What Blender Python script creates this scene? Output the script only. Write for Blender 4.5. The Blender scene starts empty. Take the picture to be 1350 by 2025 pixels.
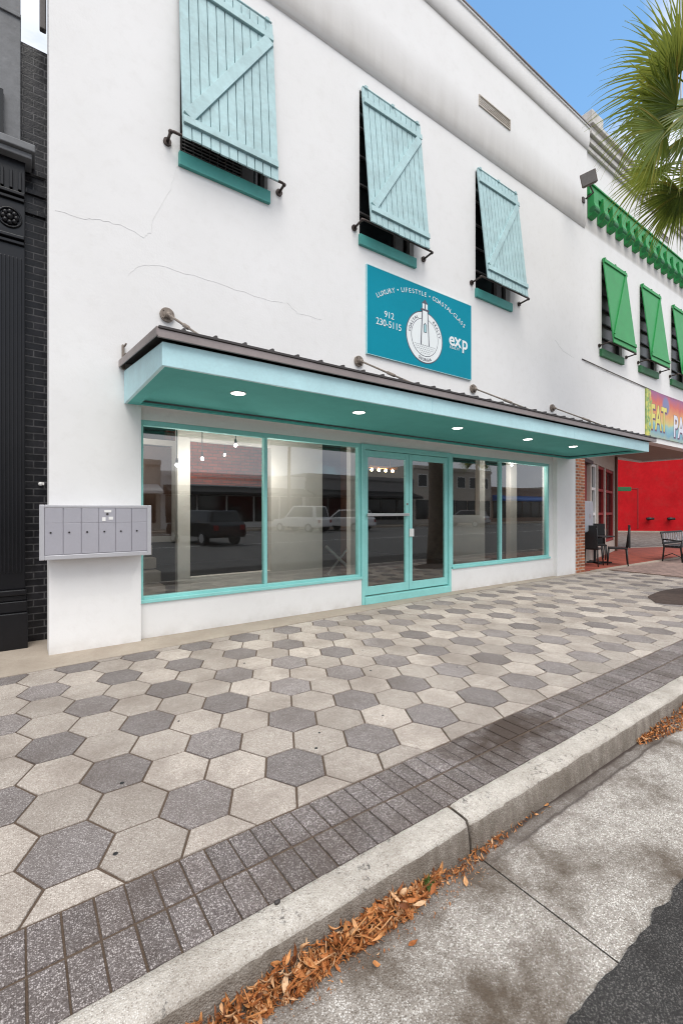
import bpy, bmesh, math, random
from mathutils import Vector, Matrix, noise as mnoise
random.seed(7)
R = math.radians
C = bpy.context.scene.collection
SC = bpy.context.scene

# ------------------------------------------------------------------ helpers
class MB:
    """collects shapes and links them as ONE mesh object"""
    def __init__(s): s.v = []; s.f = []; s.m = []; s.sm = []
    def add(s, vs, fs, m=0, smooth=False):
        o = len(s.v); s.v += [tuple(v) for v in vs]
        for f in fs:
            s.f.append(tuple(i + o for i in f)); s.m.append(m); s.sm.append(smooth)
    def box(s, x0, x1, y0, y1, z0, z1, m=0):
        if x0 > x1: x0, x1 = x1, x0
        if y0 > y1: y0, y1 = y1, y0
        if z0 > z1: z0, z1 = z1, z0
        s.add([(x0,y0,z0),(x1,y0,z0),(x1,y1,z0),(x0,y1,z0),(x0,y0,z1),(x1,y0,z1),(x1,y1,z1),(x0,y1,z1)],
              [(0,3,2,1),(4,5,6,7),(0,1,5,4),(1,2,6,5),(2,3,7,6),(3,0,4,7)], m)
    def obox(s, c, ax, ay, az, m=0):
        """oriented box: centre c and three half-axis vectors"""
        c, ax, ay, az = map(Vector, (c, ax, ay, az))
        vs = [c + a*ax + b*ay + d*az for d in (-1,1) for a, b in ((-1,-1),(1,-1),(1,1),(-1,1))]
        s.add(vs, [(0,3,2,1),(4,5,6,7),(0,1,5,4),(1,2,6,5),(2,3,7,6),(3,0,4,7)], m)
    def beam(s, p, q, w, t, up=(0,0,1), m=0):
        """bar from p to q, width w (sideways) and thickness t (along up)"""
        p, q, up = Vector(p), Vector(q), Vector(up)
        d = (q - p); l = d.length; d.normalize()
        sd = d.cross(up).normalized(); u = sd.cross(d).normalized()
        s.obox((p+q)/2, d*l/2, sd*w/2, u*t/2, m)
    def tube(s, pts, r, n=8, m=0, smooth=True, cap=True):
        pts = [Vector(p) for p in pts]; k = len(pts)
        rs = r if isinstance(r, (list, tuple)) else [r]*k
        ring = []; ref = None
        for i, p in enumerate(pts):
            t = (pts[min(i+1,k-1)] - pts[max(i-1,0)]).normalized()
            if ref is None:
                ref = Vector((0,0,1)) if abs(t.z) < .9 else Vector((1,0,0))
            a = t.cross(ref)
            if a.length < 1e-4: a = t.orthogonal()
            a.normalize(); b = a.cross(t).normalized(); ref = b
            ring.append([p + rs[i]*(math.cos(2*math.pi*j/n)*a + math.sin(2*math.pi*j/n)*b) for j in range(n)])
        vs = [v for rr in ring for v in rr]
        fs = [(i*n+j, i*n+(j+1)%n, (i+1)*n+(j+1)%n, (i+1)*n+j) for i in range(k-1) for j in range(n)]
        if cap: fs += [tuple(range(n-1,-1,-1)), tuple((k-1)*n+j for j in range(n))]
        s.add(vs, fs, m, smooth)
    def cyl(s, p, q, r0, r1=None, n=20, m=0): s.tube([p, q], [r0, r0 if r1 is None else r1], n, m, smooth=False)
    def poly(s, pts, m=0): s.add(pts, [tuple(range(len(pts)))], m)
    def prism(s, pts, off, m=0):
        """extrude a 3D polygon by a vector"""
        n = len(pts); off = Vector(off); a = [Vector(p) for p in pts]; b = [p + off for p in a]
        s.add(a + b, [tuple(range(n)), tuple(range(2*n-1, n-1, -1))] + [(i, i+n, (i+1)%n+n, (i+1)%n) for i in range(n)], m)
    def sphere(s, c, r, m=0, nu=12, nv=8, sc=(1,1,1)):
        vs = [(c[0], c[1], c[2]+r*sc[2])]
        for i in range(1, nv):
            a = math.pi*i/nv
            for j in range(nu):
                b = 2*math.pi*j/nu
                vs.append((c[0]+r*sc[0]*math.sin(a)*math.cos(b), c[1]+r*sc[1]*math.sin(a)*math.sin(b), c[2]+r*sc[2]*math.cos(a)))
        vs.append((c[0], c[1], c[2]-r*sc[2])); fs = []
        for j in range(nu): fs.append((0, 1+j, 1+(j+1)%nu))
        for i in range(nv-2):
            for j in range(nu):
                a = 1+i*nu; fs.append((a+j, a+nu+j, a+nu+(j+1)%nu, a+(j+1)%nu))
        e = len(vs)-1; a = 1+(nv-2)*nu
        for j in range(nu): fs.append((e, a+(j+1)%nu, a+j))
        s.add(vs, fs, m, True)
    def build(s, name, mats, parent=None, bevel=0, seg=2, fix=True):
        if not isinstance(mats, (list, tuple)): mats = [mats]
        off = wloc(parent)
        me = bpy.data.meshes.new(name)
        me.from_pydata([tuple(Vector(v) - off) for v in s.v], [], s.f)
        for m in mats: me.materials.append(m)
        me.polygons.foreach_set('material_index', s.m)
        me.polygons.foreach_set('use_smooth', s.sm)
        if fix:
            bm = bmesh.new(); bm.from_mesh(me); bmesh.ops.recalc_face_normals(bm, faces=bm.faces[:]); bm.to_mesh(me); bm.free()
        me.update()
        o = bpy.data.objects.new(name, me); C.objects.link(o)
        if parent: o.parent = parent
        if bevel:
            b = o.modifiers.new('bevel', 'BEVEL'); b.width = bevel; b.segments = seg; b.limit_method = 'ANGLE'; b.angle_limit = R(40)
        return o
def wloc(o):
    v = Vector((0,0,0))
    while o: v += o.location; o = o.parent
    return v
def tag(o, label=None, cat=None, group=None, kind=None):
    if label: o['label'] = label
    if cat: o['category'] = cat
    if group: o['group'] = group
    if kind: o['kind'] = kind
    return o
def thing(name, label, cat, loc=(0,0,0), group=None):
    o = bpy.data.objects.new(name, None); o.empty_display_size = .2; C.objects.link(o); o.location = loc
    return tag(o, label, cat, group)
def copy_tree(o, parent=None):
    c = o.copy(); C.objects.link(c)
    if parent: c.parent = parent
    for ch in list(o.children): copy_tree(ch, c)
    return c
def dup(root, loc, label, rz=None):
    c = copy_tree(root); c.location = loc; c['label'] = label
    if rz is not None: c.rotation_euler = (0,0,rz)
    return c
def text_mesh(name, body, mat, size, loc, parent=None, align='CENTER', depth=.003, xs=1.0, spacing=1.0, rot=0, bold=0.0):
    """flat raised lettering standing on a wall that faces -Y; loc = (x, y, z) of the baseline"""
    cu = bpy.data.curves.new(name, 'FONT'); cu.body = body; cu.size = size; cu.align_x = align; cu.extrude = depth; cu.space_character = spacing; cu.offset = bold
    to = bpy.data.objects.new(name+'_tmp', cu); C.objects.link(to)
    dg = bpy.context.evaluated_depsgraph_get(); dg.update()
    me = bpy.data.meshes.new_from_object(to.evaluated_get(dg))
    bpy.data.objects.remove(to); bpy.data.curves.remove(cu)
    me.name = name; me.materials.clear(); me.materials.append(mat)
    M = Matrix.Translation(Vector(loc) - wloc(parent)) @ Matrix.Rotation(rot, 4, 'Y') @ Matrix.Rotation(R(90), 4, 'X') @ Matrix.Diagonal((xs,1,1,1))
    me.transform(M)
    return me
def join_meshes(name, mes, mats, parent=None):
    """several meshes (with a slot number each) as one object"""
    mb = MB(); off = wloc(parent)
    for me, slot in mes:
        mb.add([Vector(v.co) + off for v in me.vertices], [tuple(p.vertices) for p in me.polygons], slot)
        bpy.data.meshes.remove(me)
    return mb.build(name, mats, parent, fix=False)

# ------------------------------------------------------------------ materials
class NT:
    def __init__(s, name):
        s.mat = bpy.data.materials.new(name); s.mat.use_nodes = True
        s.t = s.mat.node_tree; s.b = s.t.nodes['Principled BSDF']; s.out = s.t.nodes['Material Output']
        g = s.t.nodes.new('ShaderNodeNewGeometry'); s.geo = g; s.P = g.outputs['Position']; s.isl = g.outputs['Random Per Island']
    def n(s, typ, **kw):
        nd = s.t.nodes.new(typ)
        for k, v in kw.items():
            if k.startswith('i_'): nd.inputs[k[2:].replace('_',' ')].default_value = v
            else: setattr(nd, k, v)
        return nd
    def l(s, a, b): s.t.links.new(a, b)
    def noise(s, scale, detail=4, rough=.55, vec=None, dist=0):
        nd = s.n('ShaderNodeTexNoise'); nd.inputs['Scale'].default_value = scale; nd.inputs['Detail'].default_value = detail
        nd.inputs['Roughness'].default_value = rough; nd.inputs['Distortion'].default_value = dist
        s.l(vec or s.P, nd.inputs['Vector']); return nd.outputs['Fac']
    def vor(s, scale, feature='F1', vec=None):
        nd = s.n('ShaderNodeTexVoronoi', feature=feature); nd.inputs['Scale'].default_value = scale
        s.l(vec or s.P, nd.inputs['Vector']); return nd
    def scalevec(s, v, vec=None):
        nd = s.n('ShaderNodeVectorMath', operation='MULTIPLY'); s.l(vec or s.P, nd.inputs[0]); nd.inputs[1].default_value = v; return nd.outputs[0]
    def ramp(s, fac, stops, interp='LINEAR'):
        nd = s.n('ShaderNodeValToRGB'); nd.color_ramp.interpolation = interp; e = nd.color_ramp.elements
        while len(e) < len(stops): e.new(.5)
        for el, (p, c) in zip(e, stops):
            el.position = p; el.color = (c, c, c, 1) if isinstance(c, (int, float)) else (*c, 1)
        s.l(fac, nd.inputs[0]); return nd.outputs[0]
    def mix(s, fac, a, b, blend='MIX'):
        nd = s.n('ShaderNodeMix', data_type='RGBA', blend_type=blend)
        for k, sock, val in ((0, nd.inputs[0], fac), (1, nd.inputs[6], a), (2, nd.inputs[7], b)):
            if hasattr(val, 'is_linked'): s.l(val, sock)
            elif isinstance(val, (int, float)): sock.default_value = val if k == 0 else (val, val, val, 1)
            else: sock.default_value = (*val, 1)
        return nd.outputs[2]
    def math(s, op, a, b=0.0, clamp=False):
        nd = s.n('ShaderNodeMath', operation=op, use_clamp=clamp)
        for sock, val in ((nd.inputs[0], a), (nd.inputs[1], b)):
            if hasattr(val, 'is_linked'): s.l(val, sock)
            else: sock.default_value = val
        return nd.outputs[0]
    def sep(s):
        nd = s.n('ShaderNodeSeparateXYZ'); s.l(s.P, nd.inputs[0]); return nd.outputs
    def comb(s, x, y, z=0.0):
        nd = s.n('ShaderNodeCombineXYZ')
        for sock, val in zip(nd.inputs, (x, y, z)):
            if hasattr(val, 'is_linked'): s.l(val, sock)
            else: sock.default_value = val
        return nd.outputs[0]
    def bump(s, h, strength=.3, dist=.01):
        nd = s.n('ShaderNodeBump'); nd.inputs['Strength'].default_value = strength; nd.inputs['Distance'].default_value = dist
        s.l(h, nd.inputs['Height']); s.l(nd.outputs[0], s.b.inputs['Normal'])
    def col(s, c):
        if hasattr(c, 'is_linked'): s.l(c, s.b.inputs['Base Color'])
        else: s.b.inputs['Base Color'].default_value = (*c, 1)
    def set(s, rough=.6, metal=0, spec=.5):
        s.b.inputs['Roughness'].default_value = rough; s.b.inputs['Metallic'].default_value = metal; s.b.inputs['Specular IOR Level'].default_value = spec
        return s.mat

def paint(name, c, rough=.5, var=.12, scale=3.0, metal=0, grime=.0, bump=.05, spec=.5, fine=40):
    """painted / plain surface with soft wear variation"""
    m = NT(name)
    k = m.ramp(m.noise(scale, 6, .6), [(.3, 1-var), (.7, 1+var*.3)])
    f = m.ramp(m.noise(fine, 3, .6), [(.35, 1-var*.5), (.65, 1.0)])
    col = m.mix(1, m.mix(1, c, k, 'MULTIPLY'), f, 'MULTIPLY')
    if grime: col = m.mix(m.ramp(m.noise(scale*2.3, 8, .7), [(.5, 0), (.75, grime)]), col, (.12,.10,.08))
    m.col(col)
    if bump: m.bump(m.noise(fine*2.5, 3, .6), bump, .004)
    return m.set(rough, metal, spec)
def emit(name, c, s):
    m = NT(name); m.b.inputs['Base Color'].default_value = (*c, 1); m.b.inputs['Emission Color'].default_value = (*c, 1); m.b.inputs['Emission Strength'].default_value = s
    return m.mat
def aggregate(name, base, light, dark, scale=170, stain=.35, isl=.12, stain_c=(.10,.085,.07), stain_scale=1.6, rough=.85, bump=.35, amount=.5):
    """concrete with exposed stones, stains and a tone of its own for every tile"""
    m = NT(name)
    def stones(sc, thr, soft=.05):
        v = m.vor(sc); c = m.n('ShaderNodeSeparateColor'); m.l(v.outputs['Color'], c.inputs[0])
        rnd = m.ramp(v.outputs['Distance'], [(.34, 1), (.52, 0)])
        return v, m.math('MULTIPLY', rnd, m.ramp(c.outputs[0], [(thr-soft, 0), (thr+soft, 1)])), m.math('MULTIPLY', rnd, m.ramp(c.outputs[1], [(thr-soft, 0), (thr+soft, 1)]))
    v, l1, d1 = stones(scale, .60); v2, l2, d2 = stones(scale*1.9, .55)
    col = m.mix(m.ramp(m.noise(scale*.25, 4, .7), [(.3, 0), (.7, .35)]), base, dark)
    col = m.mix(m.math('MULTIPLY', d2, amount*.7), col, dark); col = m.mix(m.math('MULTIPLY', l2, amount*.7), col, light)
    col = m.mix(m.math('MULTIPLY', d1, amount), col, dark); col = m.mix(m.math('MULTIPLY', l1, amount), col, light)
    col = m.mix(1, col, m.ramp(m.isl, [(0, 1-isl), (1, 1+isl)]), 'MULTIPLY')
    col = m.mix(m.ramp(m.noise(stain_scale, 8, .66, dist=.12), [(.42, 0), (.66, stain)]), col, stain_c)
    col = m.mix(m.ramp(m.noise(stain_scale*9, 5, .6), [(.5, 0), (.8, stain*.5)]), col, stain_c)
    m.col(col)
    m.bump(m.math('ADD', v.outputs['Distance'], m.noise(scale*.5, 3)), bump, .004)
    return m.set(rough, 0, .3), m
def brick_mat(name, c1, c2, mortar, bw=.2, bh=.067, mort=.01, rough=.8, bump=.6, vary=.25):
    m = NT(name); x, y, z = m.sep()
    b = m.n('ShaderNodeTexBrick'); m.l(m.comb(m.math('ADD', x, m.math('MULTIPLY', y, .97)), z), b.inputs['Vector'])
    b.inputs['Color1'].default_value = (*c1, 1); b.inputs['Color2'].default_value = (*c2, 1); b.inputs['Mortar'].default_value = (*mortar, 1)
    b.inputs['Scale'].default_value = 1; b.inputs['Brick Width'].default_value = bw; b.inputs['Row Height'].default_value = bh; b.inputs['Mortar Size'].default_value = mort
    b.inputs['Mortar Smooth'].default_value = .2; b.inputs['Bias'].default_value = 0
    k = m.ramp(m.noise(9, 6, .65), [(.3, 1-vary), (.7, 1+vary)])
    m.col(m.mix(1, b.outputs['Color'], k, 'MULTIPLY'))
    h = m.math('SUBTRACT', m.math('MULTIPLY', m.noise(45, 3), .18), b.outputs['Fac'])
    m.bump(h, bump, .012)
    return m.set(rough, 0, .3)
def glass(name, tint=(.93,.96,.95), ior=1.75, dirt=.02):
    m = NT(name); t = m.t
    t.nodes.remove(m.b)
    tr = m.n('ShaderNodeBsdfTransparent'); tr.inputs[0].default_value = (*tint, 1)
    gl = m.n('ShaderNodeBsdfGlossy'); gl.inputs['Roughness'].default_value = .015; gl.inputs['Color'].default_value = (.95,.97,.97,1)
    fr = m.n('ShaderNodeFresnel'); fr.inputs[0].default_value = ior
    bp = m.n('ShaderNodeBump'); bp.inputs['Strength'].default_value = .02; bp.inputs['Distance'].default_value = .02
    m.l(m.noise(1.6, 1), bp.inputs['Height']); m.l(bp.outputs[0], gl.inputs['Normal'])
    mx = m.n('ShaderNodeMixShader'); m.l(fr.outputs[0], mx.inputs[0]); m.l(tr.outputs[0], mx.inputs[1]); m.l(gl.outputs[0], mx.inputs[2])
    df = m.n('ShaderNodeBsdfDiffuse'); df.inputs[0].default_value = (.6,.6,.58,1)
    m2 = m.n('ShaderNodeMixShader'); m.l(m.ramp(m.noise(3, 5, .6), [(.45, 0), (.8, dirt)]), m2.inputs[0]); m.l(mx.outputs[0], m2.inputs[1]); m.l(df.outputs[0], m2.inputs[2])
    m.l(m2.outputs[0], m.out.inputs['Surface'])
    return m.mat

def stucco():
    m = NT('white_stucco')
    x, y, z = m.sep()
    col = m.mix(m.ramp(m.noise(.7, 7, .6), [(.35, 0), (.75, 1)]), (.82,.81,.80), (.77,.76,.745))
    col = m.mix(m.ramp(m.noise(7, 7, .65), [(.5, 0), (.85, .35)]), col, (.66,.64,.61))
    # rain wear: long vertical streaks, with old dirt and painted-in shade along the two mouldings
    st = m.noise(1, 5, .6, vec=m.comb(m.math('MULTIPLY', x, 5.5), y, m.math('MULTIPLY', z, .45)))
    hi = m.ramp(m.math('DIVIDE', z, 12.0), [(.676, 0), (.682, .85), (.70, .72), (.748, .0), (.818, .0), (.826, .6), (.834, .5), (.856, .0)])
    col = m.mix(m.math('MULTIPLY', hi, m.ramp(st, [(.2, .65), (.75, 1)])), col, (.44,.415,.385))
    lo = m.ramp(m.math('DIVIDE', z, 12.0), [(0, .35), (.006, .12), (.014, 0)])
    col = m.mix(m.math('MULTIPLY', lo, m.ramp(m.noise(6, 5), [(.35, .2), (.6, 1)])), col, (.36,.31,.25))
    m.col(col)
    h = m.math('ADD', m.math('MULTIPLY', m.noise(38, 5, .6), .5), m.math('MULTIPLY', m.noise(2.2, 4, .5), 1.2))
    m.bump(h, .28, .012)
    return m.set(.75, 0, .3)
M = {}
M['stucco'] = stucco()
M['crack'] = paint('hairline_crack', (.755,.745,.73), .9)
M['crack_faint'] = paint('faint_crack', (.785,.775,.762), .9)
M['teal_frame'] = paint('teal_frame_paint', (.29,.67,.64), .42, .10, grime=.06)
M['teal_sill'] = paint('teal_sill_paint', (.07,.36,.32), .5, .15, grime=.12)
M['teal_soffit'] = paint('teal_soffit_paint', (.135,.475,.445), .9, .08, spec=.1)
M['fascia'] = paint('pale_aqua_fascia', (.52,.79,.83), .5, .10, grime=.10)
M['aqua'] = paint('pale_aqua_shutter', (.45,.64,.655), .6, .18, grime=.22, fine=18)
M['aqua_groove_shade'] = paint('shutter_groove_shade', (.20,.34,.36), .7, .2)  # plank gaps, and the shade painted under battens and brace
M['roofmetal'] = paint('brown_grey_metal_trim', (.33,.28,.265), .42, .18, metal=.5)
M['roofdark'] = paint('dark_roof_metal', (.07,.062,.06), .5, .2, metal=.4)
M['rust'] = paint('weathered_steel', (.30,.25,.21), .6, .35, scale=14, grime=.35, metal=.4)
M['rustdark'] = paint('dark_weathered_steel', (.16,.12,.10), .6, .35, scale=14, grime=.35)
M['iron'] = paint('dark_iron_pipe', (.085,.065,.058), .5, .3, scale=20, metal=.6)
M['alu'] = paint('aluminium', (.72,.72,.72), .3, .06, metal=.85)
M['mailbox'] = paint('grey_mailbox_paint', (.42,.41,.45), .42, .05, metal=.25)
M['mailtrim'] = paint('mailbox_trim', (.55,.545,.57), .35, .05, metal=.35)
M['dark'] = paint('black_slot', (.012,.012,.013), .5)
M['white'] = paint('white_paint', (.80,.79,.77), .55, .05)
M['offwhite'] = paint('cream_interior_paint', (.62,.58,.53), .7, .06)
M['sign'] = paint('turquoise_sign_face', (.003,.27,.37), .6, .07, scale=1.2, spec=.12)
M['signwhite'] = paint('sign_white', (.82,.86,.86), .45, .03)
M['signgrey'] = paint('sign_grey_ink', (.10,.10,.13), .5)
M['signlite'] = paint('sign_pale_blue', (.45,.75,.78), .5)
M['glass'] = glass('window_glass', ior=2.5)
M['darkpane'] = paint('dark_upper_pane', (.012,.013,.014), .08, .2)
M['mauvepane'] = paint('curtained_pane', (.24,.20,.205), .25, .25, scale=6)
M['greyframe'] = paint('weathered_window_frame', (.16,.145,.14), .6, .25)
M['light'] = emit('downlight_lens', (1,.98,.93), 9.0)
M['bulb'] = emit('warm_bulb', (1,.62,.28), 25.0)
M['copper'] = paint('copper_shade', (.55,.22,.08), .3, .1, metal=.8)
M['cornice'] = paint('weathered_cornice_paint', (.66,.63,.59), .8, .2, grime=.3)
M['green'] = paint('green_paint', (.022,.30,.075), .5, .12)
M['greendark'] = paint('dark_green_paint', (.012,.16,.045), .55, .15)
M['greensill'] = paint('green_sill_paint', (.03,.17,.06), .55, .2)
M['red'] = paint('red_wall_paint', (.52,.015,.02), .95, .2, scale=.8, grime=.14, spec=.05, fine=6)
M['reddark'] = paint('dark_red_panel', (.30,.012,.012), .5, .15)
M['ceil'] = paint('porch_ceiling_paint', (.34,.27,.23), .8, .1)
M['cream'] = paint('cream_header', (.50,.45,.39), .7, .1)
M['black'] = paint('black_paint', (.007,.007,.009), .3, .35, spec=.35)
M['blackmatte'] = paint('black_powder_coat', (.014,.014,.015), .45, .2)
M['greywall'] = paint('grey_painted_masonry', (.16,.165,.175), .6, .25, scale=5, bump=.5, fine=14)
M['steelgrey'] = paint('grey_cabinet_paint', (.33,.37,.41), .45, .1)
M['tyre'] = paint('tyre_rubber', (.02,.02,.02), .8)
M['carglass'] = paint('car_glass', (.02,.025,.03), .06)
M['soil'] = paint('dark_mulch', (.07,.045,.035), .95, .4, scale=12, bump=.8, fine=30)
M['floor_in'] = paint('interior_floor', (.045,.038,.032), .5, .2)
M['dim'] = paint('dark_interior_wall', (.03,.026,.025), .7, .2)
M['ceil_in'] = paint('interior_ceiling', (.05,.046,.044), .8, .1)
M['wood'] = paint('brown_wood', (.12,.055,.03), .45, .25, scale=4)
M['brick_black'] = brick_mat('black_painted_brick', (.008,.008,.010), (.018,.017,.02), (.075,.073,.075), .2, .077, .008, .3, .9, .6)
M['brick_red'] = brick_mat('brown_red_brick', (.50,.17,.075), (.22,.075,.042), (.46,.36,.29), .2, .07, .011)
M['brick_in'] = brick_mat('interior_red_brick', (.30,.06,.03), (.19,.035,.02), (.12,.05,.035))
M['brick_far'] = brick_mat('tan_brick', (.35,.20,.14), (.27,.15,.10), (.3,.27,.24))

# tiles, kerb and road
M['hex_light'], _ = aggregate('light_hex_paver', (.415,.365,.322), (.66,.61,.55), (.20,.165,.135), 165, .62, .20, (.19,.155,.13), 1.6, amount=.8)
M['hex_dark'], _ = aggregate('dark_hex_paver', (.21,.185,.177), (.55,.51,.49), (.085,.072,.067), 170, .5, .20, (.10,.08,.068), 1.5, amount=.7)
M['brick_paver'], mk = aggregate('border_paver', (.16,.138,.133), (.60,.55,.53), (.055,.044,.04), 165, .6, .18, (.075,.056,.045), 2.2, amount=.75)
# one old wet stain across the border pavers
gx = mk.n('ShaderNodeVectorMath', operation='DISTANCE'); mk.l(mk.scalevec((.55,1.0,1.0)), gx.inputs[0]); gx.inputs[1].default_value = (2.62*.55,-3.62,0)
wob = mk.math('ADD', gx.outputs['Value'], mk.math('MULTIPLY', mk.math('SUBTRACT', mk.noise(7, 5), .5), .55))
old = mk.b.inputs['Base Color'].links[0].from_socket
mk.col(mk.mix(mk.ramp(wob, [(.10, .88), (.32, 0)]), old, (.05,.033,.024)))
M['joint'], _ = aggregate('joint_sand', (.115,.08,.056), (.20,.15,.11), (.06,.04,.03), 260, .3, 0, (.07,.05,.035))
M['strip'], _ = aggregate('beige_concrete', (.42,.36,.295), (.50,.44,.37), (.30,.25,.20), 160, .4, 0, (.24,.19,.15), 2.0, amount=.35)
M['kerb'], kk = aggregate('kerb_concrete', (.58,.54,.48), (.80,.77,.72), (.22,.18,.15), 170, .45, .05, (.20,.165,.13), 3.0, bump=.7, amount=.6)
_, _, kz = kk.sep()
old = kk.b.inputs['Base Color'].links[0].from_socket
kd = kk.math('MULTIPLY', kk.ramp(kk.math('ADD', kz, .2), [(.04, 1), (.15, .8), (.185, .06), (.20, 0)]), kk.ramp(kk.noise(9, 6, .65), [(.25, .62), (.6, 1.0)]))
old = kk.mix(kd, old, (.15,.12,.09))
bl = kk.ramp(kk.noise(30, 8, .75, dist=.6), [(.54, 0), (.62, .8)])
bl = kk.math('MULTIPLY', bl, kk.ramp(kk.noise(4.2, 3), [(.50, 0), (.57, 1)]))
kk.col(kk.mix(bl, old, (.045,.042,.04)))
M['kerb_face'], kf = aggregate('kerb_face_concrete', (.30,.265,.225), (.52,.48,.43), (.12,.095,.075), 150, .6, .05, (.11,.085,.062), 4.0, bump=.8, amount=.6)  # darker base paints in the face's shading against the top, along with dirt
fx, fy, fz = kf.sep(); old = kf.b.inputs['Base Color'].links[0].from_socket
kf.col(kf.mix(kf.ramp(kf.noise(1, 5, .65, vec=kf.comb(kf.math('MULTIPLY', fx, 16.0), 0.0, kf.math('MULTIPLY', fz, 3.0))), [(.42, 0), (.7, .65)]), old, (.12,.095,.075)))
M['gutter'], gk = aggregate('gutter_concrete', (.40,.365,.325), (.88,.85,.80), (.13,.11,.09), 150, .95, 0, (.09,.066,.046), 2.6, bump=.7, amount=.75)
gy = gk.sep()[1]; old = gk.b.inputs['Base Color'].links[0].from_socket
gd = gk.math('MULTIPLY', gk.ramp(gk.math('ADD', gy, 4.2), [(.02, 0), (.10, .45), (.13, .6), (.155, 1)]), gk.ramp(gk.noise(5, 6, .65), [(.35, .25), (.62, 1)]))
old = gk.mix(gd, old, (.115,.095,.08))
xx = gk.sep()[0]; yw = gk.math('ADD', gk.math('ADD', gy, 4.2), gk.math('MULTIPLY', gk.math('SUBTRACT', gk.noise(6, 5), .5), .05))
chn = gk.ramp(yw, [(.075, 0), (.088, .9), (.10, .45), (.145, .35), (.158, 1)])
chn = gk.math('MULTIPLY', chn, gk.ramp(gk.math('DIVIDE', xx, 10.0), [(.17, .15), (.21, 1), (.36, 1), (.42, .3)]))
gk.col(gk.mix(chn, old, (.06,.045,.038)))
M['asphalt'], _ = aggregate('asphalt', (.046,.044,.042), (.24,.225,.21), (.014,.013,.013), 160, .6, 0, (.020,.018,.017), 3.0, bump=.9, amount=.55)
M['road'], _ = aggregate('worn_asphalt', (.12,.118,.115), (.22,.21,.20), (.06,.06,.06), 120, .4, 0, (.10,.10,.10), .6, amount=.4)
def flat_brick(name, c1, c2, mo, bw, bh):
    m = NT(name); x, y, z = m.sep()
    b = m.n('ShaderNodeTexBrick'); m.l(m.comb(x, y), b.inputs['Vector'])
    for k, c in (('Color1', c1), ('Color2', c2), ('Mortar', mo)): b.inputs[k].default_value = (*c, 1)
    b.inputs['Scale'].default_value = 1; b.inputs['Brick Width'].default_value = bw; b.inputs['Row Height'].default_value = bh; b.inputs['Mortar Size'].default_value = .008
    m.col(m.mix(1, b.outputs['Color'], m.ramp(m.noise(3, 6), [(.3, .75), (.7, 1.15)]), 'MULTIPLY')); m.bump(b.outputs['Fac'], -.4, .006)
    return m.set(.85, 0, .3)
M['pinkpaver'] = flat_brick('pink_brick_paving', (.34,.24,.205), (.27,.19,.165), (.16,.12,.10), .2, .1)
M['redtile'] = flat_brick('red_clay_tile', (.33,.075,.045), (.27,.06,.038), (.12,.05,.04), .2, .2)

# ------------------------------------------------------------------ ground
def struct(o): o['kind'] = 'structure'; return o
g = MB(); g.poly([(-300,-300,-.42),(300,-300,-.42),(300,300,-.42),(-300,300,-.42)])
struct(g.build('ground', M['asphalt']))
ZR = -.15
# roadway: a real slab whose edge against the gutter is ragged
def ragged_edge(x0, x1, n, y, amp, seed):
    out = []
    for i in range(n+1):
        x = x0 + (x1-x0)*i/n
        out.append((x, y + amp*(mnoise.noise(Vector((x*9, seed, 0))) + .7*mnoise.noise(Vector((x*31, seed, 3))))))
    return out
e = ragged_edge(-8, 14, 500, -4.655, .02, 1.0)
mb = MB()
for (xa, ya), (xb, yb) in zip(e, e[1:]):
    mb.poly([(xa,-6.5,ZR+.008),(xb,-6.5,ZR+.008),(xb,yb,ZR+.008),(xa,ya,ZR+.008)])
    mb.poly([(xa,ya,ZR+.008),(xb,yb,ZR+.008),(xb,yb,ZR-.03),(xa,ya,ZR-.03)])
struct(mb.build('road_edge', M['asphalt'], fix=False)); mb = MB()
mb.poly([(-60,-27,ZR+.008),(110,-27,ZR+.008),(110,-6.5,ZR+.008),(-60,-6.5,ZR+.008)])
mb.poly([(-60,-6.5,ZR+.008),(-8,-6.5,ZR+.008),(-8,-4.655,ZR+.008),(-60,-4.655,ZR+.008)])
mb.poly([(14,-6.5,ZR+.008),(90,-6.5,ZR+.008),(90,-4.655,ZR+.008),(14,-4.655,ZR+.008)])
struct(mb.build('road', M['road'], fix=False))
mb = MB()
for i in range(17): mb.poly([(2+i*3.0,-26.6,ZR+.012),(2.12+i*3.0,-26.6,ZR+.012),(3.6+i*3.0,-21.8,ZR+.012),(3.48+i*3.0,-21.8,ZR+.012)])
mb.poly([(-60,-14.6,ZR+.012),(110,-14.6,ZR+.012),(110,-14.48,ZR+.012),(-60,-14.48,ZR+.012)])
struct(mb.build('road_marking', M['white'], fix=False))
# gutter pan: slabs with open joints
mb = MB()
for xa, xb in ((-20,-1.30),(-1.296,1.728),(1.734,4.75),(4.756,7.8),(7.806,24)):
    n = 1 if xb-xa > 6 else 40
    for i in range(n):
        a, b = xa+(xb-xa)*i/n, xa+(xb-xa)*(i+1)/n
        mb.poly([(a,-4.70,ZR-.004),(b,-4.70,ZR-.004),(b,-4.03,ZR),(a,-4.03,ZR)])
mb.box(-20,24,-4.7,-4.03,ZR-.2,ZR-.02)
struct(mb.build('gutter', M['gutter'], fix=True))
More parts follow.
